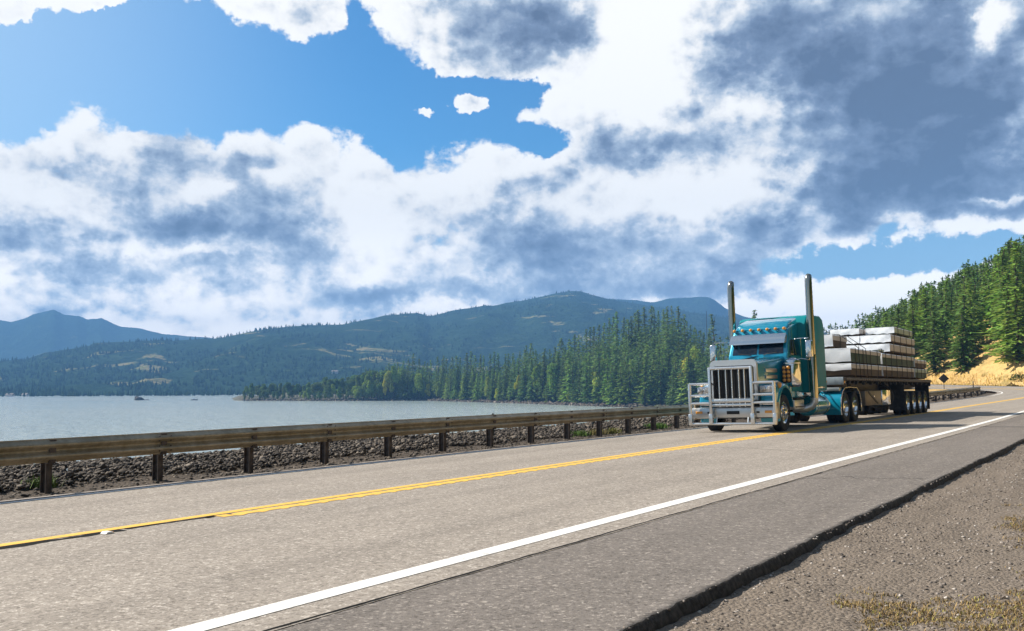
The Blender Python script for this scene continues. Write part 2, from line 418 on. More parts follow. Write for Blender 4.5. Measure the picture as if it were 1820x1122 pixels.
TRACKS = ((7.75, .38, .09), (5.75, .38, .09), (6.75, .30, .05), (11.9, .35, .08), (10.2, .35, .08))
def asphalt(c1, c2, c3, tracks=True):
    def fn(nt, b):
        uv = nt.new('ShaderNodeUVMap').outputs[0]
        o = nt.new('ShaderNodeTexCoord').outputs['Object']
        su = nt.new('ShaderNodeSeparateXYZ'); nt.l.new(uv, su.inputs[0])
        g = nt.voro(o, 62, out='Color'); gs = nt.new('ShaderNodeSeparateColor'); nt.l.new(g, gs.inputs[0])
        g2 = nt.voro(o, 30, out='Color'); gs2 = nt.new('ShaderNodeSeparateColor'); nt.l.new(g2, gs2.inputs[0])
        spk = nt.math('ADD', nt.math('MULTIPLY', gs.outputs[0], .55), nt.math('MULTIPLY', gs2.outputs[0], .45))
        col = nt.ramp(spk, [(.08, c1), (.45, c2), (.72, c2), (.97, c3)])
        # long wear streaks along the lane and broad patches
        st = nt.new('ShaderNodeCombineXYZ'); nt.l.new(nt.math('MULTIPLY', su.outputs[0], .05), st.inputs[0]); nt.l.new(su.outputs[1], st.inputs[1])
        s1 = nt.noise(st.outputs[0], 2.1, 4, .55)
        big = nt.noise(o, .55, 4, .6)
        f = nt.math('MULTIPLY_ADD', s1, .46, nt.math('MULTIPLY_ADD', big, .30, .62))
        # darker oil band and polished wheel tracks worn into the lane
        for lc, wd_, am in (TRACKS if tracks else ()):
            q = nt.math('DIVIDE', nt.math('SUBTRACT', su.outputs[1], lc), wd_)
            f = nt.math('SUBTRACT', f, nt.math('MULTIPLY', nt.math('EXPONENT', nt.math('MULTIPLY', nt.math('MULTIPLY', q, q), -1.0)), nt.math('MULTIPLY_ADD', s1, am, am * .5)))
        f = nt.math('SUBTRACT', f, nt.math('MULTIPLY', nt.sstep(nt.noise(o, .9, 5, .7), .60, .72), .12))
        sc = nt.vec('SCALE', col); nt.l.new(f, sc.node.inputs[3])
        nt.l.new(sc, b.inputs['Base Color'])
        h = nt.math('ADD', spk, nt.noise(o, 90, 2, .5))
        nt.l.new(nt.bump(h, .55, .008), b.inputs['Normal'])
        b.inputs['Specular IOR Level'].default_value = .25
    return fn
M_ROAD = pm('chip_seal_asphalt', rough=.88, fn=asphalt((.175, .15, .126), (.33, .288, .246), (.63, .565, .495)))
M_SHOULDER = pm('shoulder_asphalt', rough=.9, fn=asphalt((.10, .087, .077), (.19, .166, .147), (.40, .355, .31), False))
def paint_fn(c, wear):
    def fn(nt, b):
        o = nt.new('ShaderNodeTexCoord').outputs['Object']
        n = nt.math('ADD', nt.math('MULTIPLY', nt.noise(o, 38, 5, .7), .6), nt.math('MULTIPLY', nt.noise(o, 3.0, 4, .6), .4))
        f = nt.sstep(n, wear + .03, wear - .09)
        nt.l.new(nt.mix(f, c, tuple(q * .45 + .06 for q in c)), b.inputs['Base Color'])
        nt.l.new(nt.bump(nt.noise(o, 70, 3, .6), .5, .006), b.inputs['Normal'])
    return fn
M_WHITE = pm('white_road_paint', rough=.7, fn=paint_fn((.80, .78, .74), .44))
M_YELLOW = pm('yellow_road_paint', rough=.7, fn=paint_fn((.80, .47, .06), .43))
M_TAR = pm('tar_sealant', (.008, .008, .008), .9, spec=.1)
M_CONC = pm('concrete_edge', rough=.9, fn=grime((.36, .31, .27), (.25, .21, .18), 4, bump=.4, bscale=40))
def gravel_fn(c1, c2, c3, sc, band=True):
    def fn(nt, b):
        o = nt.new('ShaderNodeTexCoord').outputs['Object']
        uv = nt.new('ShaderNodeUVMap').outputs[0]
        v = nt.new('ShaderNodeTexVoronoi'); nt.l.new(o, v.inputs['Vector']); v.inputs['Scale'].default_value = sc
        v2 = nt.new('ShaderNodeTexVoronoi'); nt.l.new(o, v2.inputs['Vector']); v2.inputs['Scale'].default_value = sc * 2.3
        s1 = nt.new('ShaderNodeSeparateColor'); nt.l.new(v.outputs['Color'], s1.inputs[0])
        s2 = nt.new('ShaderNodeSeparateColor'); nt.l.new(v2.outputs['Color'], s2.inputs[0])
        k = nt.math('ADD', nt.math('MULTIPLY', s1.outputs[0], .5), nt.math('MULTIPLY', s2.outputs[1], .5))
        su = nt.new('ShaderNodeSeparateXYZ'); nt.l.new(uv, su.inputs[0])
        st = nt.new('ShaderNodeCombineXYZ'); nt.l.new(nt.math('MULTIPLY', su.outputs[0], .06), st.inputs[0]); nt.l.new(su.outputs[1], st.inputs[1])
        trk = nt.sstep(nt.noise(st.outputs[0], 2.4, 3, .5), .42, .62)
        col = nt.ramp(k, [(.05, c1), (.45, c2), (.8, c2), (1, c3)])
        dirt = nt.mix(nt.noise(o, 1.3, 4, .6), tuple(q * .9 for q in c2), tuple(q * 1.25 for q in c2))
        col = nt.mix(nt.math('MULTIPLY', trk, .75) if band else .25, col, dirt)
        nt.l.new(col, b.inputs['Base Color'])
        h = nt.math('SUBTRACT', 1.0, v.outputs['Distance'])
        nt.l.new(nt.bump(nt.math('ADD', h, nt.math('MULTIPLY', nt.noise(o, sc * 3, 3, .6), .6)), .8, .018), b.inputs['Normal'])
        b.inputs['Specular IOR Level'].default_value = .2
    return fn
M_GRAVEL = pm('shoulder_gravel', rough=.95, fn=gravel_fn((.058, .047, .038), (.20, .163, .13), (.45, .385, .315), 34))
M_LIP_SHADE = pm('shade_dark_asphalt_edge', rough=.95, fn=grime((.022, .019, .017), (.075, .064, .056), 20, bump=.6, bscale=60, bdist=.02))  # asphalt edge, with the shade along the lip put into its dark colour
M_VERGE = pm('dark_verge_gravel', rough=.95, fn=gravel_fn((.03, .025, .02), (.095, .075, .058), (.26, .22, .18), 26, band=False))
def rock_fn(nt, b):
    g = nt.new('ShaderNodeNewGeometry'); o = nt.new('ShaderNodeTexCoord').outputs['Object']
    c = nt.ramp(g.outputs['Random Per Island'], [(0, (.024, .018, .013)), (.5, (.075, .058, .043)), (.85, (.16, .128, .098)), (1, (.32, .265, .21))])
    nt.l.new(nt.mix(nt.math('MULTIPLY', nt.noise(o, 12, 4, .6), .5), c, (.05, .042, .036)), b.inputs['Base Color'])
    nt.l.new(nt.bump(nt.noise(o, 40, 4, .6), .4, .01), b.inputs['Normal'])
M_ROCK = pm('riprap_rock', rough=.9, fn=rock_fn)

# ================================================================ SETTING
WATER_Z = -9.6
# ---- road
def zdip(s, l):
    """milled centre-line grooves beside the yellow line, and a ragged outer pavement edge"""
    g = np.clip((np.cos(2 * np.pi * s / .33) - .1) / .9, 0, 1)
    c = L_Y - .27
    q = np.clip(1 - np.abs(l - c) / .17, 0, 1)
    fade = np.clip((s - 6.2) / 1.0, 0, 1) * np.clip((62 - s) / 10, 0, 1)
    return -.010 * g * np.minimum(1, q * 2.2) * fade
S_ROAD = sspan((-40, 3, .5), (3, 30, .055), (30, 66, .085), (66, 130, .5), (130, 300.1, 2))
L_ROAD = np.array([4.30, 4.6, 5.5, 6.5, 7.5, 8.3, 8.60, 8.66, 8.70, 8.74, 8.78, 8.83, 8.88, 8.93, 8.97, 9.01, 9.05, 9.3, 10, 11, 12, 12.6, 12.98])
tag(sheet('road', S_ROAD, L_ROAD, zdip, M_ROAD), kind='structure')
# outer shoulder: separate darker paving with a crumbling edge lip
S_SH = sspan((-40, -2, .5), (-2, 40, .05), (40, 60, .1), (60, 130, .5), (130, 300.1, 2))
def build_shoulder():
    us = np.array([0, .1, .3, .5, .7, .85, .93, .97, 1.0, 1.0, 1.0])
    ss, uu = np.meshgrid(S_SH, us, indexing='ij')
    ragged = fbm(ss * 1.1, ss * 0 + .3, 4, 3) * .05 + fbm(ss * 6, ss * 0 + .7, 3, 9) * .025
    ll = 4.30 - uu * (4.30 - L_ED + ragged)
    k = np.arange(len(us))[None, :]
    ll = ll - np.where(k == 9, .03, 0) - np.where(k == 10, .05, 0)
    x, y, z = rd(ss, ll)
    rough = fbm(ss * 14, uu * 9, 3, 17)
    dz = np.where(uu > .9, -.004 + rough * .008, rough * .003) + np.where(k == 9, -.07, 0) + np.where(k == 10, -.30, 0)
    z = z - .004 + dz
    i = np.arange(ss.size).reshape(ss.shape)
    q = np.stack([i[:-1, :-1], i[:-1, 1:], i[1:, 1:], i[1:, :-1]], -1).reshape(-1, 4)[:, ::-1]
    me = mesh_np('shoulder', np.stack([x.ravel(), y.ravel(), z.ravel()], 1), q)
    u = me.uv_layers.new(name='road'); idx = q.ravel()
    u.data.foreach_set('uv', np.stack([ss.ravel()[idx], ll.ravel()[idx]], 1).astype(np.float32).ravel())
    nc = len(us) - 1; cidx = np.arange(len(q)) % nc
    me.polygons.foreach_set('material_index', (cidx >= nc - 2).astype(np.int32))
    bm = bmesh.new(); bm.from_mesh(me)
    if bm.faces and sum(f.normal.z for f in list(bm.faces)[:200]) < 0: bmesh.ops.reverse_faces(bm, faces=list(bm.faces))
    bm.to_mesh(me); bm.free()
    return link('road_shoulder', me, [M_SHOULDER, M_LIP_SHADE])
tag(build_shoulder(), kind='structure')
def stripe(name, l0, l1, S, m, dz, n=4, Lc=None):
    Lc = np.linspace(l0, l1, n) if Lc is None else np.array(Lc)
    o = sheet(name, S, Lc, lambda s, l: zdip(s, l) + dz, m)
    return tag(o, kind='structure')
stripe('yellow_centre_line', 9.03, 9.19, S_ROAD, M_YELLOW, .004)
stripe('yellow_centre_line', 0, 0, S_ROAD[(S_ROAD > 7.0)], M_YELLOW, .004, Lc=[8.78, 8.83, 8.88, 8.93, 8.97])
stripe('white_edge_line', 4.65, 4.845, S_ROAD, M_WHITE, .004)
stripe('white_edge_line', 12.74, 12.86, S_ROAD, M_WHITE, .004)
def wobbly(name, lc, wd, S, m, dz, seed, amp=.02):
    ss, uu = np.meshgrid(S, np.array([-1., 1.]), indexing='ij')
    ll = lc + fbm(ss * 1.3, ss * 0, 4, seed) * amp + uu * wd * .5 * (1 + fbm(ss * 5, uu, 3, seed + 5) * 1.1)
    x, y, z = rd(ss, ll, dz); i = np.arange(ss.size).reshape(ss.shape)
    q = np.stack([i[:-1, :-1], i[1:, :-1], i[1:, 1:], i[:-1, 1:]], -1).reshape(-1, 4)
    return tag(link(name, mesh_np(name, np.stack([x.ravel(), y.ravel(), z.ravel()], 1), q), m), kind='structure')
Sf = np.arange(-30, 66, .08)
wobbly('pavement_joint', 4.33, .022, Sf, M_TAR, .003, 4)
wobbly('pavement_joint', 12.91, .03, Sf, M_TAR, .003, 6, .006)
def crosscrack(s0, l0, l1, sk, seed):
    t = np.linspace(0, 1, 60); l = l0 + (l1 - l0) * t; s = s0 + sk * t + fbm(t * 7, t * 0, 4, seed) * .35
    x, y, z = rd(np.stack([s - .012, s + .012], 1), np.stack([l, l], 1), .0035); i = np.arange(120).reshape(60, 2)
    q = np.stack([i[:-1, 0], i[:-1, 1], i[1:, 1], i[1:, 0]], -1)
    tag(link('pavement_crack', mesh_np('pavement_crack', np.stack([x.ravel(), y.ravel(), z.ravel()], 1), q), M_TAR), kind='structure')
crosscrack(31.5, 4.2, 2.7, 1.2, 5); crosscrack(14.0, 4.25, 2.7, .6, 15); crosscrack(20.4, 8.6, 4.9, -.8, 25)
wobbly('tar_seam', 8.945, .13, np.arange(-20, 5.9, .05), M_TAR, .003, 8, .01)
wobbly('tar_seam', 8.97, .06, np.arange(5.9, 7.3, .05), M_TAR, .003, 10, .01)
stripe('concrete_edge_strip', 12.97, 13.22, sspan((-40, 66, .5), (66, 120, .5), (120, 300, 4)), M_CONC, -.006)

# ---- gravel shoulder in front, verge and bank behind the guardrail
def zgrav(s, l):
    d = L_ED - l
    z = -.088 - .02 * d + fbm(s * .8, l * 2.2, 4, 21) * .035 + fbm(s * 5, l * 7, 3, 25) * .022
    return z
tag(sheet('gravel_shoulder', sspan((-30, 2, .6), (2, 40, .09), (40, 90, .5), (90, 300.1, 2)), np.concatenate([np.arange(-6, -.5, .5), np.arange(-.5, 2.72, .09)]), zgrav, M_GRAVEL), kind='structure')
def zverge(s, l):
    d = l - 13.2
    crest = np.clip(d / 4.6, 0, 1)
    z = -.05 + .05 * np.sin(crest * np.pi) * 2 + fbm(s * .5, l * .6, 3, 31) * .09 * np.clip(d, 0, 1) + fbm(s * 4, l * 4, 3, 33) * .03
    return z - np.clip(l - 18.0, 0, 100) * .62
tag(sheet('gravel_verge', sspan((-30, 0, .5), (0, 50, .14), (50, 98, .5)), np.concatenate([np.arange(13.2, 15, .12), np.arange(15, 20, .25), np.array([21, 23, 26, 30, 34])]), zverge, M_VERGE), kind='structure')

# ---- terrain: the land to the right with its ochre slope, and the low land beside the road
def hill_z(X, Y, s, l):
    x0 = 50 + .25 * (Y - 130)
    d = np.minimum(X - x0, -(l - .5) - 1.5)
    d = np.clip(d, 0, None)
    h = .46 * d + 1.6 * np.clip(d / 6, 0, 1) * np.clip(1 - d / 60, 0, 1)
    h = h + fbm(X / 26, Y / 26, 4, 41) * np.clip(d / 7, 0, 1) * 3.4 + fbm(X / 6, Y / 6, 3, 43) * np.clip(d / 4, 0, 1) * .8
    h = np.maximum(h, 0)
    return 62 * (1 - np.exp(-h / 62))
def nearest(X, Y):
    sub = slice(0, None, 4)
    px, py, ps, pa = RX[sub], RY[sub], RS[sub], RA[sub]
    s = np.zeros(X.shape); l = np.zeros(X.shape)
    for i in range(0, X.size, 4000):
        x = X.ravel()[i:i + 4000, None]; y = Y.ravel()[i:i + 4000, None]
        k = np.argmin((px - x) ** 2 + (py - y) ** 2, 1)
        s.ravel()[i:i + 4000] = ps[k]; l.ravel()[i:i + 4000] = -(x[:, 0] - px[k]) * np.cos(pa[k]) + (y[:, 0] - py[k]) * np.sin(pa[k])
    return s, l
def terrain_z(X, Y):
    X = np.asarray(X, float); Y = np.asarray(Y, float)
    s, l = nearest(X, Y)
    zr = np.interp(s, RS, RZ) - BANK * np.clip(l, -6, 14)
    z = zr - .22
    z = np.where(l < L_ED, zr - .30 - .02 * np.clip(L_ED - l, 0, 5), z)
    z = z + hill_z(X, Y, s, l)
    far = np.clip((s - 92) / 12, 0, 1)          # past the bend the ground beside the road is a grassy mound, then falls to the water
    far = far * np.clip((124 - s) / 12, 0, 1)
    mound = far * (.5 * np.exp(-((l - 17) / 3.) ** 2))
    bank = np.where(l > 17.5 + far * 10, (l - 17.5 - far * 10) * .62, 0)
    z = z + np.where(l > 13.2, mound, 0) - np.where(l > 13.2, .15, 0) - bank
    return np.maximum(z, WATER_Z - 4)
gx = np.concatenate([np.arange(-60, 20, 4.), np.arange(20, 120, 1.2), np.arange(120, 300, 4.)]); gy = np.concatenate([np.arange(-60, 60, 4.), np.arange(60, 190, 1.2), np.arange(190, 520, 4.)])
GX, GY = np.meshgrid(gx, gy, indexing='ij')
GZ = terrain_z(GX, GY)
i = np.arange(GX.size).reshape(GX.shape)
q = np.stack([i[:-1, :-1], i[1:, :-1], i[1:, 1:], i[:-1, 1:]], -1).reshape(-1, 4)
def dry_fn(nt, b):
    o = nt.new('ShaderNodeTexCoord').outputs['Object']
    n = nt.noise(o, .12, 5, .65); n2 = nt.noise(o, 1.1, 5, .7); n3 = nt.noise(o, 9, 3, .6)
    c = nt.ramp(n, [(.3, (.44, .27, .09)), (.5, (.60, .385, .145)), (.68, (.66, .46, .20))])
    c = nt.mix(nt.sstep(n2, .5, .72), c, (.36, .24, .10))
    c = nt.mix(nt.math('MULTIPLY', nt.sstep(nt.noise(o, .35, 4, .6), .56, .7), .7), c, (.12, .12, .035))
    c = nt.mix(nt.math('MULTIPLY', n3, .5), c, (.66, .47, .21))
    nt.l.new(c, b.inputs['Base Color'])
    nt.l.new(nt.bump(nt.math('ADD', n2, nt.math('MULTIPLY', n3, .4)), .8, .35), b.inputs['Normal'])
    b.inputs['Specular IOR Level'].default_value = .1
M_DRY = pm('dry_grass_slope', rough=.95, fn=dry_fn)
M_BANK2 = pm('rocky_bank', rough=.95, fn=grime((.05, .045, .032), (.12, .105, .065), .6, bump=.8, bscale=2.5, bdist=.3))
tr_ = tag(link('terrain', mesh_np('terrain', np.stack([GX.ravel(), GY.ravel(), GZ.ravel()], 1), q), [M_DRY, M_BANK2], smooth=True), kind='structure')
_ts, _tl = nearest(GX, GY)
tr_.data.polygons.foreach_set('material_index', (_tl.ravel()[q].mean(1) > 19.0).astype(np.int32))

# ---- water
def water_fn(nt, b):
    o = nt.new('ShaderNodeTexCoord').outputs['Object']
    b.inputs['IOR'].default_value = 1.333
    m = nt.new('ShaderNodeMapping'); nt.l.new(o, m.inputs[0]); m.inputs['Scale'].default_value = (1, .55, 1); m.inputs['Rotation'].default_value = (0, 0, .5)
    calm = nt.sstep(nt.noise(m.outputs[0], .006, 4, .6), .35, .68)
    h = nt.math('ADD', nt.math('ADD', nt.noise(m.outputs[0], .55, 5, .6), nt.math('MULTIPLY', nt.noise(m.outputs[0], .16, 4, .6), 3.2)), nt.math('MULTIPLY', nt.noise(m.outputs[0], 2.2, 3, .6), .35))
    h = nt.math('MULTIPLY', h, nt.math('MULTIPLY_ADD', calm, .55, .55))
    nt.l.new(nt.bump(h, 1.0, .62), b.inputs['Normal'])
    m2 = nt.new('ShaderNodeMapping'); nt.l.new(o, m2.inputs[0]); m2.inputs['Scale'].default_value = (1, .45, 1); m2.inputs['Rotation'].default_value = (0, 0, .35)
    crest = nt.math('MULTIPLY', nt.sstep(nt.noise(m2.outputs[0], .62, 4, .65), .60, .70), nt.sstep(nt.noise(m2.outputs[0], .022, 3, .6), .36, .62))  # pale flecks painted into the colour in place of sun glints
    wc = nt.mix(calm, (.36, .43, .42), (.43, .49, .475))
    nt.l.new(nt.mix(nt.math('MULTIPLY', crest, .55), wc, (.85, .88, .88)), b.inputs['Base Color'])
    b.inputs['Roughness'].default_value = .12
M_WATER = pm('river_water', (.04, .09, .11), .12, fn=water_fn)
tag(link('water', mesh_np('water', [(-3800, -200, WATER_Z), (900, -200, WATER_Z), (900, 5200, WATER_Z), (-3800, 5200, WATER_Z)], [(0, 1, 2, 3)]), M_WATER), kind='structure')
SHORE = CAMH - WATER_Z
def shore_Y(px, py):
    """forward distance at which this pixel's ray meets the water"""
    return (WATER_Z - CAMH) / ray(px, py).z

# ---- wooded headland across the water: its shore line and the height of its ground
SHORE_PTS = [(418, 712.5), (600, 713), (760, 712.5), (900, 716.5), (960, 718.5), (1050, 722), (1110, 724), (1230, 727), (1330, 732), (1500, 742)]
CREST = [(418, 0.3), (600, .8), (745, 1.5), (850, 2.2), (945, 5), (1000, 9), (1050, 16), (1100, 22), (1155, 27), (1200, 26), (1240, 15), (1275, 10), (1340, 10), (1420, 7), (1500, 6)]
def hl_point(px, d):
    """px: bearing given as photo column, d: metres behind the shore -> x, y, z"""
    py = np.interp(px, [p[0] for p in SHORE_PTS], [p[1] for p in SHORE_PTS])
    dx, dz = np.zeros(np.shape(px)), np.zeros(np.shape(px))
    r0 = ray(0, 700); r1 = ray(1820, 700)
    rr = ray(CW / 2, CH / 2)
    # exact ray per column
    A = np.asarray(px, float) - CW / 2; B = CH / 2 - py
    vx = _r.x * A + _u.x * B + _f0.x * FPX; vy = _r.y * A + _u.y * B + _f0.y * FPX; vz = _r.z * A + _u.z * B + _f0.z * FPX
    Ys = (WATER_Z - CAMH) / (vz / vy)
    Y = Ys + d; X = vx / vy * Y
    cz = np.interp(px, [p[0] for p in CREST], [p[1] for p in CREST])
    k = np.clip((d - 14) / 80, 0, 1); k = k * k * (3 - 2 * k)
    z = WATER_Z + np.where(d < 0, d * .25, np.minimum(d * .16, 2.0)) + cz * k + fbm(X / 18, Y / 18, 3, 51) * np.clip(d / 10, 0, 1) * 1.2 - np.clip(d - 150, 0, 999) * .08
    return X, Y, z
pxs = np.arange(412, 1512, 5.); ds = np.concatenate([[-6, -2, 0, 1, 2, 4, 7, 11], np.arange(16, 110, 6), np.arange(110, 330, 24)])
PP, DD = np.meshgrid(pxs, ds, indexing='ij')
wig = fbm(PP / 30, DD * 0, 4, 53) * 7
hx, hy, hz_ = hl_point(PP, DD + wig * (np.clip(1 - DD / 40, 0, 1)))
hz_ = np.where(PP < 425, hz_ - (425 - PP) * .2, hz_)
i = np.arange(PP.size).reshape(PP.shape); q = np.stack([i[:-1, :-1], i[1:, :-1], i[1:, 1:], i[:-1, 1:]], -1).reshape(-1, 4)
def bank_fn(nt, b):
    o = nt.new('ShaderNodeTexCoord').outputs['Object']
    c = nt.ramp(nt.noise(o, .35, 5, .65), [(.3, (.03, .032, .018)), (.5, (.075, .062, .04)), (.65, (.10, .12, .035)), (.8, (.20, .17, .13))])
    nt.l.new(c, b.inputs['Base Color']); nt.l.new(nt.bump(nt.noise(o, 1.2, 4, .6), .8, .5), b.inputs['Normal'])
M_BANK = pm('wooded_ground', rough=.95, fn=bank_fn)
tag(link('headland', mesh_np('headland', np.stack([hx.ravel(), hy.ravel(), hz_.ravel()], 1), q), M_BANK, smooth=True), kind='structure')

# ---- far hills: skyline read as elevation over bearing, built as ridged ground of real depth
def hill_fn(patch):
    def fn(nt, b):
        o = nt.new('ShaderNodeTexCoord').outputs['Object']
        n1 = nt.noise(o, .004, 6, .6); n2 = nt.noise(o, .02, 6, .65); n3 = nt.noise(o, .09, 4, .6)
        c = nt.ramp(nt.math('ADD', nt.math('MULTIPLY', n2, .55), nt.math('MULTIPLY', n3, .45)), [(.3, (.010, .024, .014)), (.55, (.026, .052, .028)), (.75, (.06, .09, .04))])
        m = nt.new('ShaderNodeMapping'); nt.l.new(o, m.inputs[0]); m.inputs['Scale'].default_value = (1, 1, 2.4); m.inputs['Rotation'].default_value = (.25, .3, .4)
        cl = nt.noise(m.outputs[0], .0085, 5, .62, .5)
        sx_ = nt.new('ShaderNodeSeparateXYZ'); nt.l.new(o, sx_.inputs[0])
        low = nt.sstep(sx_.outputs[2], 150, 20)
        f = nt.math('MULTIPLY', nt.sstep(nt.math('ADD', cl, nt.math('MULTIPLY', low, .035)), .615, .67), patch)
        c = nt.mix(f, c, nt.mix(nt.sstep(n3, .4, .6), (.24, .20, .10), (.16, .17, .07)))
        nt.l.new(c, b.inputs['Base Color'])
        nt.l.new(nt.bump(nt.math('ADD', n2, nt.math('MULTIPLY', n3, .4)), 1.0, 14), b.inputs['Normal'])
        b.inputs['Specular IOR Level'].default_value = 0
    return fn
M_HILL = pm('forested_hillside', rough=1.0, fn=hill_fn(1.0))
M_MOUNT = pm('distant_mountainside', rough=1.0, fn=hill_fn(.35))
def ridge(name, prof, Yc, Y0, py0, m, amp, seed, step=4, rows=40, back=700):
    """prof: skyline [(px,py)], Yc: forward distance of the crest (number or [(px,Y)]), Y0: forward distance of the foot"""
    px = np.arange(prof[0][0], prof[-1][0] + .1, step)
    py = np.interp(px, [p[0] for p in prof], [p[1] for p in prof])
    py = py + fbm(px / 22, px * 0, 4, seed) * 1.6
    yc = np.full(px.shape, float(Yc)) if not isinstance(Yc, list) else np.interp(px, [p[0] for p in Yc], [p[1] for p in Yc])
    A = px - CW / 2; B = CH / 2 - py
    vx = _r.x * A + _u.x * B; vy = _r.y * A + _u.y * B + _f0.y * FPX; vz = _r.z * A + _u.z * B + _f0.z * FPX
    zc = CAMH + vz / vy * yc
    t = np.linspace(0, 1, rows)
    T, PX = np.meshgrid(t, px, indexing='ij')
    Y = Y0 + (yc - Y0)[None, :] * T; X = (vx / vy)[None, :] * Y
    prof_t = T ** 1.25 * .55 + .45 * (T * T * (3 - 2 * T))
    Z = (WATER_Z - 1) + (zc - WATER_Z + 1)[None, :] * prof_t
    gul = fbm(X / 210 + 7, Y / 330, 5, seed + 1)
    env = np.sin(np.clip(T, 0, 1) * np.pi) ** .8
    Z = Z + gul * amp * env - np.abs(fbm(X / 120, Y / 400, 3, seed + 4)) * amp * .6 * env
    # never above the sight line to the crest
    lim = CAMH + (vz / vy)[None, :] * Y
    Z = np.where((T < .93), np.minimum(Z, lim - 3 - (1 - T) * 10), Z)
    Z = np.maximum(Z, WATER_Z - 1)
    # back slope
    Yb = np.concatenate([Y, (yc + back * .3)[None, :], (yc + back)[None, :]]); Xb = np.concatenate([X, X[-1:] * (yc + back * .3) / yc, X[-1:] * (yc + back) / yc])
    Zb = np.concatenate([Z, (zc * .97 - 15)[None, :], (zc * .2)[None, :]])
    i = np.arange(Xb.size).reshape(Xb.shape); q = np.stack([i[:-1, :-1], i[:-1, 1:], i[1:, 1:], i[1:, :-1]], -1).reshape(-1, 4)
    tag(link(name, mesh_np(name, np.stack([Xb.ravel(), Yb.ravel(), Zb.ravel()], 1), q), m, smooth=True), kind='structure')
    return X, Y, Z, px
SKY_FAR = [(-420, 600), (-300, 560), (-180, 590), (-60, 575), (0, 569), (20, 572), (45, 566), (60, 559), (95, 550.5), (112, 559), (140, 561), (155, 569), (180, 565), (215, 581), (250, 584), (290, 594), (330, 597), (370, 600), (430, 610), (520, 640)]
SKY_HILL = [(-400, 640), (-200, 650), (0, 642), (48, 638), (80, 628), (160, 614), (165, 610), (250, 606), (310, 605), (380, 602), (430, 594), (480, 584), (540, 579), (600, 577.5), (640, 571), (680, 562), (705, 558.5), (740, 556), (762, 563), (800, 553), (840, 546),
            (880, 543), (930, 534), (965, 527), (990, 521), (1012, 518), (1030, 518), (1052, 524), (1075, 531), (1110, 537), (1160, 545), (1230, 556), (1300, 566), (1420, 585), (1500, 600), (1600, 620)]
SKY_BACK = [(1010, 545), (1060, 532), (1085, 531), (1130, 533), (1160, 537), (1200, 530), (1240, 527.5), (1262, 529), (1275, 536), (1290, 548), (1310, 558), (1335, 566), (1360, 575), (1420, 600), (1500, 640)]
FAR_Y, HILL_Y, BACK_Y = 3400., [(-400, 1900), (0, 1700), (430, 1900), (700, 2100), (1012, 2450), (1300, 2350), (1600, 2300)], 3050.
ridge('distant_mountain', SKY_FAR, FAR_Y, 2500, 700, M_MOUNT, 40, 61, rows=46)
ridge('back_mountain', SKY_BACK, BACK_Y, 2600, 700, M_MOUNT, 30, 71, rows=30)
HX, HY, HZ, HPX = ridge('far_hills', SKY_HILL, HILL_Y, 1000, 703, M_HILL, 30, 81, step=3, rows=70)
# forest standing on the far hills: nobody could count it
def cone_field(name, pts, hs, m, label, nside=5, wr=.22):
    n = len(pts); k = nside
    ang = rng.uniform(0, 6.28, n)[:, None] + np.arange(k)[None] * 2 * np.pi / k
    r = (hs * wr * rng.uniform(.8, 1.25, n))[:, None]
    ring = np.stack([pts[:, 0, None] + np.cos(ang) * r, pts[:, 1, None] + np.sin(ang) * r, np.repeat(pts[:, 2, None] - hs[:, None] * .05, k, 1)], -1)
    tip = np.stack([pts[:, 0], pts[:, 1], pts[:, 2] + hs], -1)[:, None]
    V = np.concatenate([ring, tip], 1).reshape(-1, 3)
    b = (np.arange(n) * (k + 1))[:, None]
    T = np.stack([b + np.arange(k)[None], b + (np.arange(k)[None] + 1) % k, np.repeat(b + k, k, 1)], -1).reshape(-1, 3)
    return tag(link(name, mesh_np(name, V, tris=T), m), label, 'forest', kind='stuff')
def ff(nt, b):
    g = nt.new('ShaderNodeNewGeometry')
    nt.l.new(nt.ramp(g.outputs['Random Per Island'], [(0, (.009, .021, .012)), (.6, (.017, .036, .02)), (1, (.032, .055, .026))]), b.inputs['Base Color'])
    b.inputs['Specular IOR Level'].default_value = 0
M_FF = pm('far_forest', rough=1, fn=ff)
def hill_pts(n, tlo, thi, pw=1.0):
    u = rng.uniform(0, HX.shape[1] - 1.01, n); t = (tlo + (thi - tlo) * rng.uniform(0, 1, n) ** pw) * (HX.shape[0] - 1)
    t = np.minimum(t, HX.shape[0] - 1.01)
    i = t.astype(int); j = u.astype(int); a = (t - i)[:, None]; c = (u - j)[:, None]
    def g(A): return (A[i, j] * (1 - a[:, 0]) + A[i + 1, j] * a[:, 0]) * (1 - c[:, 0]) + (A[i, j + 1] * (1 - a[:, 0]) + A[i + 1, j + 1] * a[:, 0]) * c[:, 0]
    return np.stack([g(HX), g(HY), g(HZ)], 1)
hp = hill_pts(11000, .0, .98)
den = fbm(hp[:, 0] / 160, hp[:, 2] / 60 + hp[:, 1] / 300, 4, 91)
hp = hp[(den > -.1)]
cr = hill_pts(600, .975, .999); cr = cr[fbm(cr[:, 0] / 45, cr[:, 0] * 0, 3, 93) > -.02]
hp = np.concatenate([hp, cr])
cone_field('far_forest', hp, rng.uniform(3.5, 8, len(hp)), M_FF, 'bluish dark conifer forest covering the long hills across the river', wr=.26)

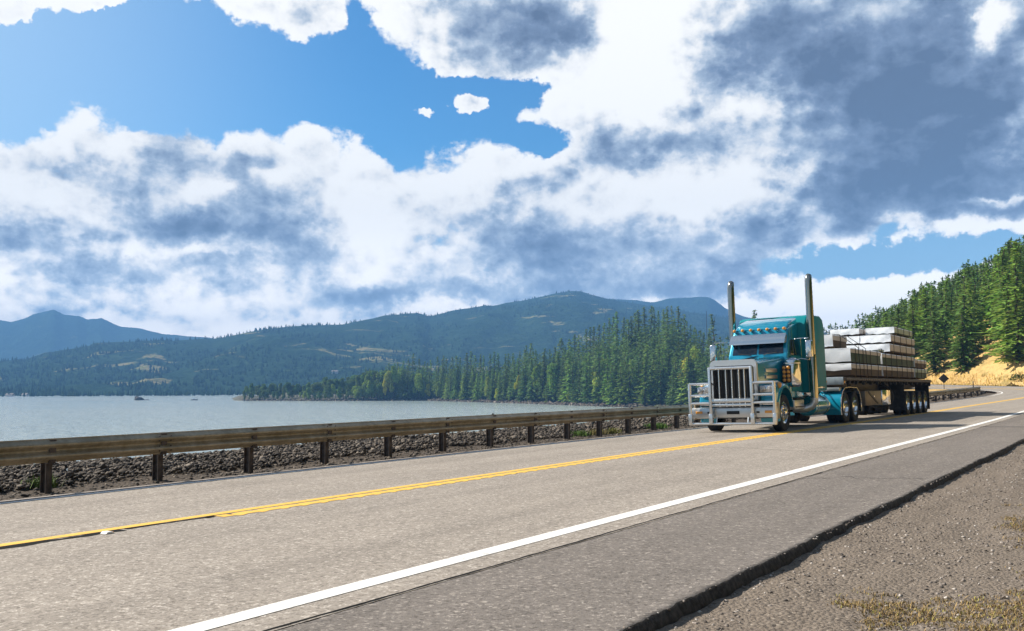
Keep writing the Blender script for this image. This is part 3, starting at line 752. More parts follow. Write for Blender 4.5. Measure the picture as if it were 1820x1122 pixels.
# ---------------------------------------------------------------- trees near enough to tell apart
def leaf_mat(name):
    def fn(nt, b):
        oi = nt.new('ShaderNodeObjectInfo'); g = nt.new('ShaderNodeNewGeometry')
        o = nt.new('ShaderNodeTexCoord').outputs['Object']
        v = nt.math('ADD', nt.math('MULTIPLY', g.outputs['Random Per Island'], .75), nt.math('MULTIPLY_ADD', nt.noise(o, .5, 3, .6), .4, nt.math('MULTIPLY', nt.math('SUBTRACT', nt.noise(o, .11, 2, .5), .45), .9)))
        f = nt.math('MULTIPLY_ADD', v, 1.35, .34)
        s_ = nt.vec('SCALE', oi.outputs['Color']); nt.l.new(f, s_.node.inputs[3])
        hs = nt.new('ShaderNodeHueSaturation'); nt.l.new(s_, hs.inputs['Color']); nt.l.new(nt.math('MULTIPLY_ADD', g.outputs['Random Per Island'], .06, .47), hs.inputs['Hue'])
        nt.l.new(hs.outputs[0], b.inputs['Base Color'])
        b.inputs['Specular IOR Level'].default_value = .15
        tr = nt.new('ShaderNodeBsdfTranslucent'); nt.l.new(hs.outputs[0], tr.inputs[0])
        mx = nt.new('ShaderNodeMixShader'); mx.inputs[0].default_value = .34
        nt.l.new(b.outputs[0], mx.inputs[1]); nt.l.new(tr.outputs[0], mx.inputs[2])
        nt.l.new(mx.outputs[0], nt.n['Material Output'].inputs[0])
    return pm(name, rough=.75, fn=fn)
M_NEEDLE = leaf_mat('conifer_needles'); M_LEAF = leaf_mat('broadleaf_foliage')
M_BARK = pm('bark', rough=.95, fn=grime((.05, .036, .026), (.11, .085, .062), 3))
def rnd_rot_quads(P, ax, up, L, Wd):
    """diamond-shaped sprays: centre P, long axis ax, width axis up"""
    return np.stack([P - ax * L * .35, P + up * Wd * .5, P + ax * L * .65, P - up * Wd * .5], 1)
def norm(a): return a / np.maximum(1e-6, np.linalg.norm(a, axis=-1, keepdims=True))
def conifer(seed, Hh=20., Rm=3.3, nl=44, nb=8, low=.06, shape=.85, gap=.12, spray=1.3):
    g = np.random.default_rng(seed); Ps = []; As = []; Us = []; Ls = []; Ws = []
    lob = g.uniform(.72, 1.15, 12)
    for i in range(nl):
        t = low + (1 - low) * ((i + g.uniform(-.35, .35)) / nl); t = min(max(t, low), .985)
        rr = Rm * (1 - t) ** shape * min(1, .55 + (t - low) * 5) * g.uniform(.85, 1.1)
        for j in range(max(4, int(nb * (1.1 - .5 * t)))):
            if g.random() < gap: continue
            a = g.uniform(0, 6.283)
            r = rr * g.uniform(.6, 1.12) * lob[int(a / 6.284 * 12)] + .12
            k = max(2, int(r / .46))
            z0 = t * Hh; dr = g.uniform(.18, .42)
            f = (np.arange(k) + g.uniform(.2, .9, k)) / k
            px = np.cos(a) * r * f; py = np.sin(a) * r * f; pz = z0 - dr * r * f ** 1.4 + g.normal(0, .12, k)
            d = np.stack([np.cos(a) + g.normal(0, .45, k), np.sin(a) + g.normal(0, .45, k), g.uniform(-.75, .15, k)], 1)
            Ps.append(np.stack([px, py, pz], 1) + g.normal(0, .10, (k, 3))); d = norm(d); As.append(d)
            u = norm(np.cross(d, np.stack([g.normal(0, .5, k), g.normal(0, .5, k), np.ones(k)], 1))); Us.append(u)
            sc = (1.0 - .45 * t)
            Ls.append(g.uniform(.7, 1.35, k) * spray * sc); Ws.append(g.uniform(.34, .6, k) * spray * sc)
    # leader
    P = np.concatenate(Ps); A = np.concatenate(As); U = np.concatenate(Us); L = np.concatenate(Ls)[:, None]; Wd = np.concatenate(Ws)[:, None]
    k = 10; z = np.linspace(.93, 1.0, k) * Hh
    P = np.concatenate([P, np.stack([g.normal(0, .05, k), g.normal(0, .05, k), z - .4], 1)]); A = np.concatenate([A, norm(np.stack([g.normal(0, .35, k), g.normal(0, .35, k), np.ones(k)], 1))])
    U = np.concatenate([U, norm(np.stack([g.normal(0, 1, k), g.normal(0, 1, k), np.zeros(k)], 1))]); L = np.concatenate([L, np.full((k, 1), .75)]); Wd = np.concatenate([Wd, np.full((k, 1), .22)])
    return rnd_rot_quads(P, A, U, L, Wd).reshape(-1, 3)
def broad(seed, Hh=14., Rm=4.6, n=2300, lobes=11, low=.16, ov=1.0):
    g = np.random.default_rng(seed)
    cs = []; rs = []
    for i in range(lobes):
        t = g.uniform(.25, .92); a = g.uniform(0, 6.283); rr = Rm * math.sin(min(1, max(.15, (1 - t) * 1.5)) * 1.57) * g.uniform(.2, .75)
        cs.append((math.cos(a) * rr, math.sin(a) * rr, (low + (1 - low) * t * .9) * Hh)); rs.append(Rm * g.uniform(.3, .52) * (1.1 - .4 * t))
    cs.append((0, 0, Hh * .6)); rs.append(Rm * .6)
    cs = np.array(cs); rs = np.array(rs)
    k = g.integers(0, len(cs), n); d = norm(g.normal(0, 1, (n, 3))); P = cs[k] + d * (rs[k] * g.uniform(.55, 1.08, n) ** .6)[:, None] * np.array([1, 1, ov])
    P[:, 2] = np.clip(P[:, 2], Hh * .06, Hh)
    A = norm(d * .5 + g.normal(0, .8, (n, 3))); U = norm(np.cross(A, g.normal(0, 1, (n, 3))))
    return rnd_rot_quads(P, A, U, g.uniform(.45, .95, n)[:, None], g.uniform(.35, .65, n)[:, None]).reshape(-1, 3)
def quads_mesh(name, V): return mesh_np(name, V, np.arange(len(V)).reshape(-1, 4))
def trunk_mesh(name, Hh, r, top, seed, limbs=6, lz=(.35, .75), ll=2.2):
    g = np.random.default_rng(seed); mb = MB()
    pts = [(g.normal(0, .04) * k, g.normal(0, .04) * k, Hh * top * k / 6) for k in range(7)]
    mb.tube(pts, [r * (1.25 if k == 0 else 1 - .85 * k / 6) for k in range(7)], 7)
    for i in range(limbs):
        z = Hh * g.uniform(*lz); a = g.uniform(0, 6.28); L = ll * g.uniform(.6, 1.1)
        mb.tube([(0, 0, z), (math.cos(a) * L * .5, math.sin(a) * L * .5, z + L * .28), (math.cos(a) * L, math.sin(a) * L, z + L * .45)], [r * .35, r * .22, r * .08], 5)
    me = bpy.data.meshes.new(name); me.from_pydata(mb.v, [], mb.f); return me
CON = []
for k, kw in enumerate([dict(Rm=3.3), dict(Rm=2.7, nl=48, shape=.95), dict(Rm=3.9, nl=42, shape=.8), dict(Rm=3.1, low=.16, gap=.25), dict(Rm=3.5, shape=.7, nl=40), dict(Rm=2.9, gap=.3, low=.1, shape=.9), dict(Rm=3.6, low=.03, gap=.05, nl=50)]):
    c = quads_mesh('conifer_crown', conifer(100 + k, **kw)); c.materials.append(M_NEEDLE)
    t = trunk_mesh('conifer_trunk', 20, .27, .96, 200 + k, 10, (.06, .3), 1.6); t.materials.append(M_BARK)
    CON.append((c, t))
BRD = []
for k, kw in enumerate([dict(), dict(Rm=3.6, lobes=13), dict(Rm=5.2, lobes=12), dict(Rm=2.9, lobes=14, ov=1.4)]):
    c = quads_mesh('broadleaf_crown', broad(300 + k, **kw)); c.materials.append(M_LEAF)
    t = trunk_mesh('broadleaf_trunk', 14, .24, .8, 400 + k, 8, (.25, .6), 3.0); t.materials.append(M_BARK)
    BRD.append((c, t))
TREES = []
def tree(kind, loc, h, col, label, group=None, wid=1.0, var=None):
    pool, Hh, nm, cat = (CON, 20., 'conifer_tree', 'conifer') if kind == 'c' else (BRD, 14., 'broadleaf_tree', 'tree')
    c, t = pool[int(rng.integers(len(pool))) if var is None else var % len(pool)]
    s = h / Hh; wid = wid * (1.6 if kind == 'c' else 1.0)
    e = empty(nm, None, label, cat, group)
    e.location = loc; e.rotation_euler = (R(rng.normal(0, 1.2)), R(rng.normal(0, 1.2)), rng.uniform(0, 6.28)); e.scale = (s * wid, s * wid, s)
    for nm2, me in (('crown', c), ('trunk', t)):
        o = bpy.data.objects.new(nm2, me); COL.objects.link(o); o.parent = e; o.color = (*col, 1)
    TREES.append(e); return e
def gcol(kind):
    if kind == 'dark': b = np.array((0.111, 0.172, 0.045))
    elif kind == 'mid': b = np.array((0.140, 0.218, 0.050))
    elif kind == 'blue': b = np.array((0.098, 0.155, 0.065))
    elif kind == 'pale': b = np.array((0.260, 0.322, 0.050))
    elif kind == 'yel': b = np.array((0.416, 0.414, 0.050))
    elif kind == 'fir': b = np.array((0.178, 0.267, 0.047))
    else: b = np.array((0.111, 0.161, 0.036))
    return tuple(b * rng.uniform(.8, 1.25) * np.array((rng.uniform(.9, 1.12), 1, rng.uniform(.85, 1.15))))
# --- the headland: skyline of its tree tops read from the photograph
TOPS = [(425, 690), (440, 680), (470, 676), (500, 674), (540, 677), (575, 665), (592, 660), (625, 664), (650, 650), (672, 650), (700, 640), (715, 633), (730, 626), (745, 630), (775, 640), (780, 628), (800, 632), (830, 622), (855, 622), (870, 626), (885, 622), (900, 628), (925, 618), (945, 604),
        (960, 620), (985, 610), (1000, 598), (1030, 590), (1060, 567), (1075, 572), (1095, 551), (1115, 560), (1132, 552), (1156, 534), (1170, 545), (1185, 548), (1200, 534), (1215, 548), (1228, 568), (1250, 585), (1262, 590), (1277, 560), (1290, 585), (1345, 560), (1400, 585), (1470, 575), (1520, 578)]
tops_x = [p[0] for p in TOPS]; tops_y = [p[1] for p in TOPS]
def place_head(px, d, h=None, kind='c', col='dark', label=None, group=None, top=None, wid=1.0, var=None):
    x, y, z = hl_point(np.array([px]), np.array([d])); x, y, z = float(x[0]), float(y[0]), float(z[0])
    if h is None:
        tz = CAMH + ray(px, top).z * y
        h = tz - z
    return tree(kind, (x, y, z - .2), h, gcol(col), label, group, wid, var)
G_CREST = 'conifers on the skyline of the wooded headland'
G_FACE = 'conifers covering the wooded headland across the water'
G_SHOREB = 'broadleaf trees along the shore of the headland'
# skyline trees
n_ind = 0
head_pts = []
for px in np.arange(640, 1262, 8.5):
    px = px + rng.uniform(-3, 3)
    tp = float(np.interp(px, tops_x, tops_y)) + rng.uniform(0, 9)
    cz = np.interp(px, [p[0] for p in CREST], [p[1] for p in CREST])
    d = rng.uniform(60, 105) if cz > 4 else rng.uniform(18, 60)
    x, y, z = [float(v[0]) for v in hl_point(np.array([px]), np.array([d]))]
    h = CAMH + ray(px, tp).z * y - z
    if h < 9: continue
    place_head(px, d, min(h, 34), 'c', 'dark' if rng.random() < .6 else 'mid', 'dark conifer standing on the skyline of the wooded headland', G_CREST, wid=rng.uniform(.75, 1.0)); head_pts.append((x, y))
# slope and shore rows
stuff_pts = []
for row, (d0, d1) in enumerate([(4, 14), (12, 26), (24, 42), (38, 60), (55, 85)]):
    step = [9.5, 10.5, 7.5, 7.5, 8.][row]
    for px in np.arange(700 if row else 660, 1300, step):
        px = px + rng.uniform(-4, 4)
        d = rng.uniform(d0, d1)
        x, y, z = [float(v[0]) for v in hl_point(np.array([px]), np.array([d]))]
        lim = CAMH + ray(px, float(np.interp(px, tops_x, tops_y)) + 6).z * y - z
        h = min(rng.uniform(17, 27) * (1.0 if px > 900 else .85), lim)
        if h < 6: continue
        col = rng.choice(['mid', 'mid', 'fir', 'fir', 'dark'])
        if row < 2 and px < 1236:
            place_head(px, d, h, 'c', col, 'green conifer within the dense stand facing the water on the headland', G_FACE, wid=rng.uniform(.8, 1.15))
        else: stuff_pts.append((x, y, z, h))
# deciduous point at the left end, and paler broadleaf trees along the shore
for px in np.arange(432, 716, 9.0):
    for d0 in (3, 16, 34):
        p2 = px + rng.uniform(-4, 4); d = d0 + rng.uniform(0, 9)
        x, y, z = [float(v[0]) for v in hl_point(np.array([p2]), np.array([d]))]
        lim = CAMH + ray(p2, float(np.interp(p2, tops_x, tops_y)) + rng.uniform(0, 10)).z * y - z
        h = max(4, min(lim, 22)) * (rng.uniform(.55, .8) if d0 == 3 else 1)
        tree('b', (x, y, z - .3 - h * (.14 if d0 == 3 else .04)), h, gcol(rng.choice(['dark', 'dark', 'mid', 'else'] if d0 > 3 else ['mid', 'else', 'dark', 'pale'])), 'rounded dark broadleaf tree on the low tip of the headland', 'broadleaf trees on the low tip of the headland', rng.uniform(.8, 1.2))
for (px, d, top, col, wid, label) in [(447, 6, 678, 'dark', 1.0, None), (652, 10, 662, 'pale', .9, None), (690, 6, 655, 'pale', .8, None), (655, 4, 672, 'pale', .8, None), (683, 4, 668, 'yel', .55, 'slim orange tinted autumn tree at the water edge of the headland'),
        (700, 7, 645, 'fir', .75, None), (745, 6, 660, 'pale', .75, None), (760, 5, 678, 'yel', .9, None), (780, 6, 675, 'pale', .8, None), (810, 5, 690, 'pale', 1, None), (825, 7, 668, 'pale', .7, None), (868, 6, 665, 'pale', .8, None), (884, 4, 688, 'yel', .9, None),
        (920, 6, 662, 'yel', .55, 'tall slim yellow green tree at the shore left of the headland hill'), (955, 8, 640, 'fir', .9, None), (985, 8, 640, 'fir', .9, None), (1010, 5, 698, 'pale', 1, None), (1064, 6, 655, 'pale', .8, None), (1057, 3, 708, 'yel', 1.3, 'round pale green bush on the rocky shore'),
        (1026, 3, 712, 'pale', 1.2, None), (905, 3, 700, 'pale', .9, None), (1219, 22, 628, 'yel', .85, 'bright yellow green broadleaf tree left of the truck'), (1237, 30, 606, 'pale', .8, 'pale green broadleaf tree just behind the yellow green one beside the truck'), (938, 3, 712, 'yel', 1.4, None), (970, 3, 712, 'pale', 1.4, None)]:
    place_head(px, d, None, 'b', col, label or 'pale green broadleaf tree at the water edge before the dark conifers', None if label else G_SHOREB, top, wid)
place_head(1277, 40, None, 'c', 'blue', 'thin open conifer showing above the left mirror of the truck', None, 556, .8, 5)
place_head(1262, 60, None, 'c', 'blue', 'small dark conifer left of the thin open one', None, 583, .8, 3)
place_head(1346, 60, None, 'c', 'dark', 'single conifer tip showing above the truck cab roof', None, 549, .9, 0)
# --- right hillside
TOPS_R = [(1440, 584), (1480, 577), (1497, 573), (1520, 566), (1560, 546), (1600, 533), (1625, 515), (1650, 500), (1680, 492), (1700, 484), (1727, 462), (1745, 466), (1770, 448), (1790, 440), (1808, 420), (1820, 424), (1880, 405)]
tr_x = [p[0] for p in TOPS_R]; tr_y = [p[1] for p in TOPS_R]
cpx = rng.uniform(1436, 1880, 9000); cY = 108 + 300 * rng.random(9000) ** 1.35
cX = np.array([ray(a, 690).x for a in cpx]) * cY
cs_, cl_ = nearest(cX, cY); ch = hill_z(cX, cY, cs_, cl_); cz = terrain_z(cX, cY)
# trees start above the open ochre slope, along an uneven edge
edge = 2.0 + 1.8 * fbm(cX / 14, cY / 14, 3, 95) + np.exp(-((cpx - 1752) / 22) ** 2) * 3.0
ok = np.where(ch > edge)[0]; ok = ok[np.argsort(cY[ok])]
keep = []; KX = []; KY = []
for j in ok:
    md = 3.6 + (cY[j] - 110) * .011
    if KX and np.min((np.array(KX) - cX[j]) ** 2 + (np.array(KY) - cY[j]) ** 2) < md * md: continue
    keep.append(j); KX.append(cX[j]); KY.append(cY[j])
G_HILL = 'conifers covering the steep slope above the road bend'
G_EDGE = 'young conifers along the lower edge of the slope forest'
nr = 0
stuffR = []
for j in keep:
    px, Y, X, z = cpx[j], cY[j], cX[j], cz[j]
    lim = CAMH + ray(px, float(np.interp(px, tr_x, tr_y)) + rng.uniform(2, 14)).z * Y - z
    low = ch[j] < edge[j] + 2.2
    h = min(rng.uniform(7, 13) if low else rng.uniform(13, 21), lim)
    if h < 4: continue
    if nr < 100 and px < 1838:
        col = rng.choice(['fir', 'fir', 'mid', 'mid', 'dark'])
        if low: tree('c', (X, Y, z - .2), h, gcol(col), 'young bright green conifer at the lower edge of the forest above the ochre slope', G_EDGE, rng.uniform(1.0, 1.35), int(rng.choice([0, 2, 4, 6])))
        else: tree('c', (X, Y, z - .2), h, gcol(col), 'green conifer in the forest covering the slope right of the loaded trailer', G_HILL, rng.uniform(.8, 1.15))
        nr += 1
    else: stuffR.append((X, Y, z, h))
# skyline of the slope
for px in np.arange(1440, 1880, 5.2):
    px = px + rng.uniform(-2, 2); best = None
    for Y in (190, 220, 250, 280, 310, 340, 370):
        X = ray(px, 690).x * Y; zz = float(terrain_z(np.array([X]), np.array([Y]))[0]); e = (zz - CAMH) / Y
        if best is None or e > best[0]: best = (e, X, Y, zz)
    e, X, Y, zz = best
    h = CAMH + ray(px, float(np.interp(px, tr_x, tr_y)) + rng.uniform(-5, 9)).z * Y - zz
    if h < 5: continue
    stuffR.append((X, Y, zz, min(h, 32)))
for (px, Y, base, top, col, wid) in [(1690, 158, 648, 492, 'fir', 1.05), (1797, 128, 664, 505, 'fir', 1.15), (1826, 124, 650, 470, 'mid', 1.1), (1645, 170, 648, 560, 'fir', 1.1), (1728, 150, 655, 600, 'fir', 1.1), (1662, 160, 654, 585, 'mid', 1.0), (1705, 150, 658, 566, 'mid', 1.0), (1742, 165, 640, 545, 'dark', .9), (1766, 170, 630, 520, 'mid', .9)]:
    X = ray(px, 690).x * Y; zz = float(terrain_z(np.array([X]), np.array([Y]))[0])
    h = max(6, min((base - top) / FPX * Y * 1.1, CAMH + ray(px, top).z * Y - zz))
    tree('c', (X, Y, zz - .3), h, gcol(col), {1690: 'tall bright green fir with a pointed top standing out above the ochre slope', 1797: 'broad bright green fir at the right edge beside the open slope', 1826: 'tall green fir cut by the right edge of the view'}.get(px, 'full bright green fir at the front of the slope forest'), None if px in (1690, 1797, 1826) else 'bright firs at the front of the slope forest', wid, 6 if px in (1690, 1797) else None)
# the trees behind these, past what one can single out
LOWC = [conifer(500 + k, nl=24, nb=6, spray=1.45, Rm=3.2 + .3 * k, gap=.08) for k in range(3)]
def merged(name, pts, m, label):
    Vs = []
    for (x, y, z, h) in pts:
        v = LOWC[int(rng.integers(3))]; a = rng.uniform(0, 6.28); s = h / 20.; wd = s * rng.uniform(1.25, 1.65)
        c_, s_ = math.cos(a), math.sin(a)
        Vs.append(np.stack([x + (v[:, 0] * c_ - v[:, 1] * s_) * wd, y + (v[:, 0] * s_ + v[:, 1] * c_) * wd, z - .2 + v[:, 2] * s], 1))
    o = link(name, quads_mesh(name, np.concatenate(Vs)), m); o.color = (.125, .19, .045, 1)
    return tag(o, label, 'forest', kind='stuff')
merged('slope_forest', stuffR, M_NEEDLE, 'mass of dark conifers higher up the slope right of the truck')
if stuff_pts: merged('headland_forest', stuff_pts, M_NEEDLE, 'mass of dark conifers in the back rows of the headland')
rs_, rl_ = rng.uniform(-30, 170, 2200), -(3 + 80 * rng.random(2200) ** 1.5)  # out-of-view trees added so the truck reflects dark green
rx_, ry_, rz_ = rd(rs_, rl_); rt_ = terrain_z(rx_, ry_); rk_ = (rx_ > .62 * ry_ + 9) & ((ry_ > 38) | (rl_ < -17))
merged('unseen_roadside_forest', [(rx_[i], ry_[i], rt_[i], rng.uniform(6, 17)) for i in np.where(rk_)[0]], M_NEEDLE, 'unseen conifers along the road to the right, added for reflections in the truck')
# bushes on the ochre slope and along the near shore
def bush(loc, r, col, label, group=None, seed=0, name='bush', n=260):
    g = np.random.default_rng(seed); d = norm(g.normal(0, 1, (n, 3))); d[:, 2] = np.abs(d[:, 2])
    P = d * (g.uniform(.4, 1, n) ** .5)[:, None] * np.array([1, 1, .75]) * r * (1 + .25 * np.sin(d[:, 0] * 5 + seed))[:, None]
    A = norm(d + g.normal(0, .5, (n, 3))); U = norm(np.cross(A, g.normal(0, 1, (n, 3))))
    o = link(name, quads_mesh(name, rnd_rot_quads(P, A, U, (g.uniform(.2, .4, n) * r)[:, None], (g.uniform(.1, .22, n) * r)[:, None]).reshape(-1, 3)), M_LEAF)
    o.location = loc; o.color = (*col, 1); return tag(o, label, 'bush', group)
for k, (px, Y, r, col) in enumerate([(1800, 104, .8, (.16, .12, .04)), (1812, 108, .9, (.12, .13, .04)), (1740, 122, .7, (.2, .15, .06)), (1772, 128, .6, (.18, .14, .05)), (1668, 140, 1.0, (.15, .10, .045)), (1700, 132, .7, (.2, .16, .06))]):
    X = ray(px, 690).x * Y; bush((X, Y, float(terrain_z(np.array([X]), np.array([Y]))[0]) - .1), r, col, 'low dry brownish bush on the open ochre slope', 'dry bushes on the ochre slope', k + 3)

# ================================================================ ROADSIDE THINGS
# ---- guardrail: one thing, its panels, posts, blocks and bolts as parts
def galv_fn(nt, b):
    o = nt.new('ShaderNodeTexCoord').outputs['Object']
    n = nt.noise(o, 2.2, 5, .6); n2 = nt.noise(o, 14, 4, .65)
    c = nt.mix(nt.sstep(nt.math('ADD', nt.math('MULTIPLY', n, .6), nt.math('MULTIPLY', n2, .4)), .38, .64), (.25, .205, .125), (.43, .365, .255))
    nt.l.new(c, b.inputs['Base Color'])
    nt.l.new(nt.math('MULTIPLY_ADD', n2, .25, .32), b.inputs['Roughness'])
M_RAIL = pm('weathered_galvanised_rail', rough=.42, metal=.4, fn=galv_fn)
M_POST = pm('rusty_post_steel', (.06, .045, .035), .75, .2, fn=grime((.05, .036, .028), (.12, .09, .07), 9))
S_POST0, STEP = 7.693, 1.905
kk = np.arange(-9, 44)
posts = S_POST0 + kk * STEP
posts = posts[posts < 89]
RAILH = .79
GR = empty('guardrail', None, 'long weathered brown steel guardrail on posts between the road and the rock bank', 'guardrail')
GR.location = rp(posts[0], L_POST)
bpy.context.view_layer.update()
def under(o):
    o.parent = GR; o.matrix_parent_inverse = GR.matrix_world.inverted(); return o
# W-beam cross-section: (towards the road, height)
WB = []
for k in range(33):
    t = k / 32; zz = RAILH - .34 * t
    WB.append((.045 - .042 * math.cos(t * 4 * math.pi) - (.02 if k in (0, 32) else 0), zz))
WB2 = [(a - .006, b) for a, b in WB[::-1]]
def beam(s0, s1, n, off):
    secs = []
    for s in np.linspace(s0, s1, n):
        secs.append([rp(s, L_POST - .13 - off - a, b)[:] for a, b in WB + WB2])
    b_ = MB().loft(secs)
    b_.tube([rp(s, L_POST - .13 - off + .012, RAILH - .004) for s in np.linspace(s0, s1, n)], .013, 8)
    b_.tube([rp(s, L_POST - .13 - off + .012, RAILH - .337) for s in np.linspace(s0, s1, n)], .011, 8)
    return b_
seam = [p for i, p in enumerate(posts) if (kk[i] % 2 == 1)]
ends = [posts[0]] + seam + [posts[-1] + .1]
for i in range(len(ends) - 1):
    if ends[i + 1] - ends[i] < .3: continue
    off = .007 if i % 2 else 0
    under(beam(ends[i] - (.16 if i else 0), ends[i + 1] + .16, 6, off).build('rail_panel', M_RAIL, angle=50))
pmb = None
for i, s in enumerate(posts):
    d = Vector((math.sin(np.interp(s, RS, RA)), math.cos(np.interp(s, RS, RA)), 0)); p = rp(s, L_POST); nrm = Vector((d.y, -d.x, 0))
    M = Matrix(((nrm.x, d.x, 0, p.x), (nrm.y, d.y, 0, p.y), (0, 0, 1, p.z), (0, 0, 0, 1)))
    if i == 0:
        mb = MB(); mb.box(-.076, -.066, -.05, .05, -.5, RAILH - .015); mb.box(.066, .076, -.05, .05, -.5, RAILH - .015); mb.box(-.066, .066, -.005, .005, -.5, RAILH - .015)
        po = mb.build('post', M_POST)
        bl = MB().box(.078, .17, -.05, .05, RAILH - .36, RAILH - .005, .004).build('spacer_block', M_POST)
        bo = MB(); bo.lathe([(0, .02), (.014, .018), (.018, .004), (.018, 0)], (.146, 0, RAILH - .17), 'x', 10); bt = bo.build('bolt', M_POST)
    else:
        po, bl, bt = dup(po), dup(bl), dup(bt)
    for o in (po, bl, bt):
        o.parent = None; o.matrix_world = M
    for o in (po, bl, bt):
        o.parent = GR; o.matrix_parent_inverse = GR.matrix_world.inverted()
# splice bolts on each joint
sb = MB()
for s in seam[:14]:
    for ds in (-.11, .11):
        for zz in (RAILH - .05, RAILH - .125, RAILH - .215, RAILH - .29):
            a = np.interp(zz, [b for _, b in WB][::-1], [x for x, _ in WB][::-1])
            sb.ball(rp(s + ds, L_POST - .13 - .012 - float(a), zz)[:], .016, 0, 1)
under(sb.build('splice_bolts', M_POST))

# ---- riprap, loose stones (nobody could count them)
def ico_pts():
    bm = bmesh.new(); bmesh.ops.create_icosphere(bm, subdivisions=1, radius=1); bm.verts.index_update()
    v = np.array([x.co[:] for x in bm.verts]); f = np.array([[q.index for q in p.verts] for p in bm.faces]); bm.free(); return v, f
IV, IF = ico_pts()
def stones(name, P, size, m, label, cat, flat=.7, jit=.42):
    n = len(P); k = len(IV)
    q = IV[None] * (1 + rng.normal(0, jit, (n, k, 1)).clip(-.5, .5)) * np.stack([rng.uniform(.75, 1.35, n), rng.uniform(.7, 1.2, n), rng.uniform(.5, 1.0, n) * flat], -1)[:, None]
    a = rng.uniform(0, 6.28, n); b = rng.normal(0, .35, n)
    c, s = np.cos(a)[:, None], np.sin(a)[:, None]; cb, sb_ = np.cos(b)[:, None], np.sin(b)[:, None]
    x, y, z = q[..., 0], q[..., 1], q[..., 2]
    x, z = x * cb - z * sb_, x * sb_ + z * cb
    x, y = x * c - y * s, x * s + y * c
    V = np.stack([x, y, z], -1) * np.asarray(size).reshape(-1, 1, 1) + P[:, None]
    T = (np.arange(n) * k)[:, None, None] + IF[None]
    return tag(link(name, mesh_np(name, V.reshape(-1, 3), tris=T.reshape(-1, 3)), m), label, cat, kind='stuff')
def on(fn, s, l):
    x, y, z = rd(s, l); return np.stack([x, y, z + fn(s, l)], -1)
n = 36000
s = rng.uniform(-4, 50, n); s = np.where(rng.random(n) < .5, rng.uniform(3, 26, n), s); l = 14.15 + 4.9 * rng.random(n) ** .95
sz = rng.uniform(.019, .044, n) * (1 + .9 * (rng.random(n) ** 6)) * np.where(s > 26, 1.3, 1)
P = on(zverge, s, l); P[:, 2] += sz * .25 + np.clip((l - 14.6) / 3.4, 0, 1) * .12 + rng.uniform(0, .06, n)
stones('riprap', P, sz, M_ROCK, 'dark broken rock riprap on the bank behind the guardrail', 'rocks', .8)
n = 1500
s = rng.uniform(50, 96, n); l = 14.2 + 5 * rng.random(n); P = on(zverge, s, l); sz = rng.uniform(.08, .2, n); P[:, 2] += .06
stones('riprap', P, sz, M_ROCK, 'broken rock riprap under the far end of the guardrail behind the trailer', 'rocks', .8)
# rocky foot of the headland
n = 2600; pxr = np.concatenate([rng.uniform(760, 1110, 1800), rng.uniform(430, 1230, 800)]); dd = rng.uniform(-1.5, 5, n)
x, y, z = hl_point(pxr, dd); stones('shore_rocks', np.stack([x, y, z + .2], -1), rng.uniform(.25, .8, n) * (1 + rng.random(n) ** 8), M_ROCK, 'pale and reddish rocks along the foot of the wooded headland', 'rocks', .75)
# loose chippings on the gravel shoulder and verge
n = 26000; s = 3 + 28 * rng.random(n) ** 1.6; l = L_ED - .06 - 2.9 * rng.random(n); keepm = fbm(s * .35, l * 2.4, 3, 101) > -.16 + .3 * rng.random(n) - .15; s, l = s[keepm], l[keepm]
P = on(zgrav, s, l); sz = .004 + .015 * rng.random(len(s)) ** 3
def peb_fn(nt, b):
    g = nt.new('ShaderNodeNewGeometry')
    nt.l.new(nt.ramp(g.outputs['Random Per Island'], [(0, (.07, .058, .05)), (.5, (.2, .165, .138)), (.85, (.33, .285, .25)), (1, (.58, .53, .48))]), b.inputs['Base Color'])
M_PEB = pm('loose_stone', rough=.9, fn=peb_fn)
stones('loose_gravel', P, sz, M_PEB, 'loose stones scattered over the gravel shoulder in front', 'gravel', .75, .22)
# crumbled pavement edge
n = 1500; s = 2 + 30 * rng.random(n) ** 1.4; rg = fbm(s * 1.1, s * 0 + .3, 4, 3) * .05; l = L_ED + rg + rng.normal(-.05, .05, n)
x, y, z = rd(s, l); z = z - np.where(l > L_ED + rg - .02, .012, .12)
stones('pavement_crumbs', np.stack([x, y, z], -1), .004 + .011 * rng.random(n) ** 2, M_PEB, 'crumbled chippings along the broken asphalt edge', 'gravel', .7, .22)
n = 5000; s = rng.uniform(0, 34, n); l = rng.uniform(13.3, 14.6, n); P = on(zverge, s, l)
stones('verge_stones', P, .01 + .035 * rng.random(n) ** 2, M_ROCK, 'small stones on the narrow verge at the foot of the guardrail', 'gravel', .7)

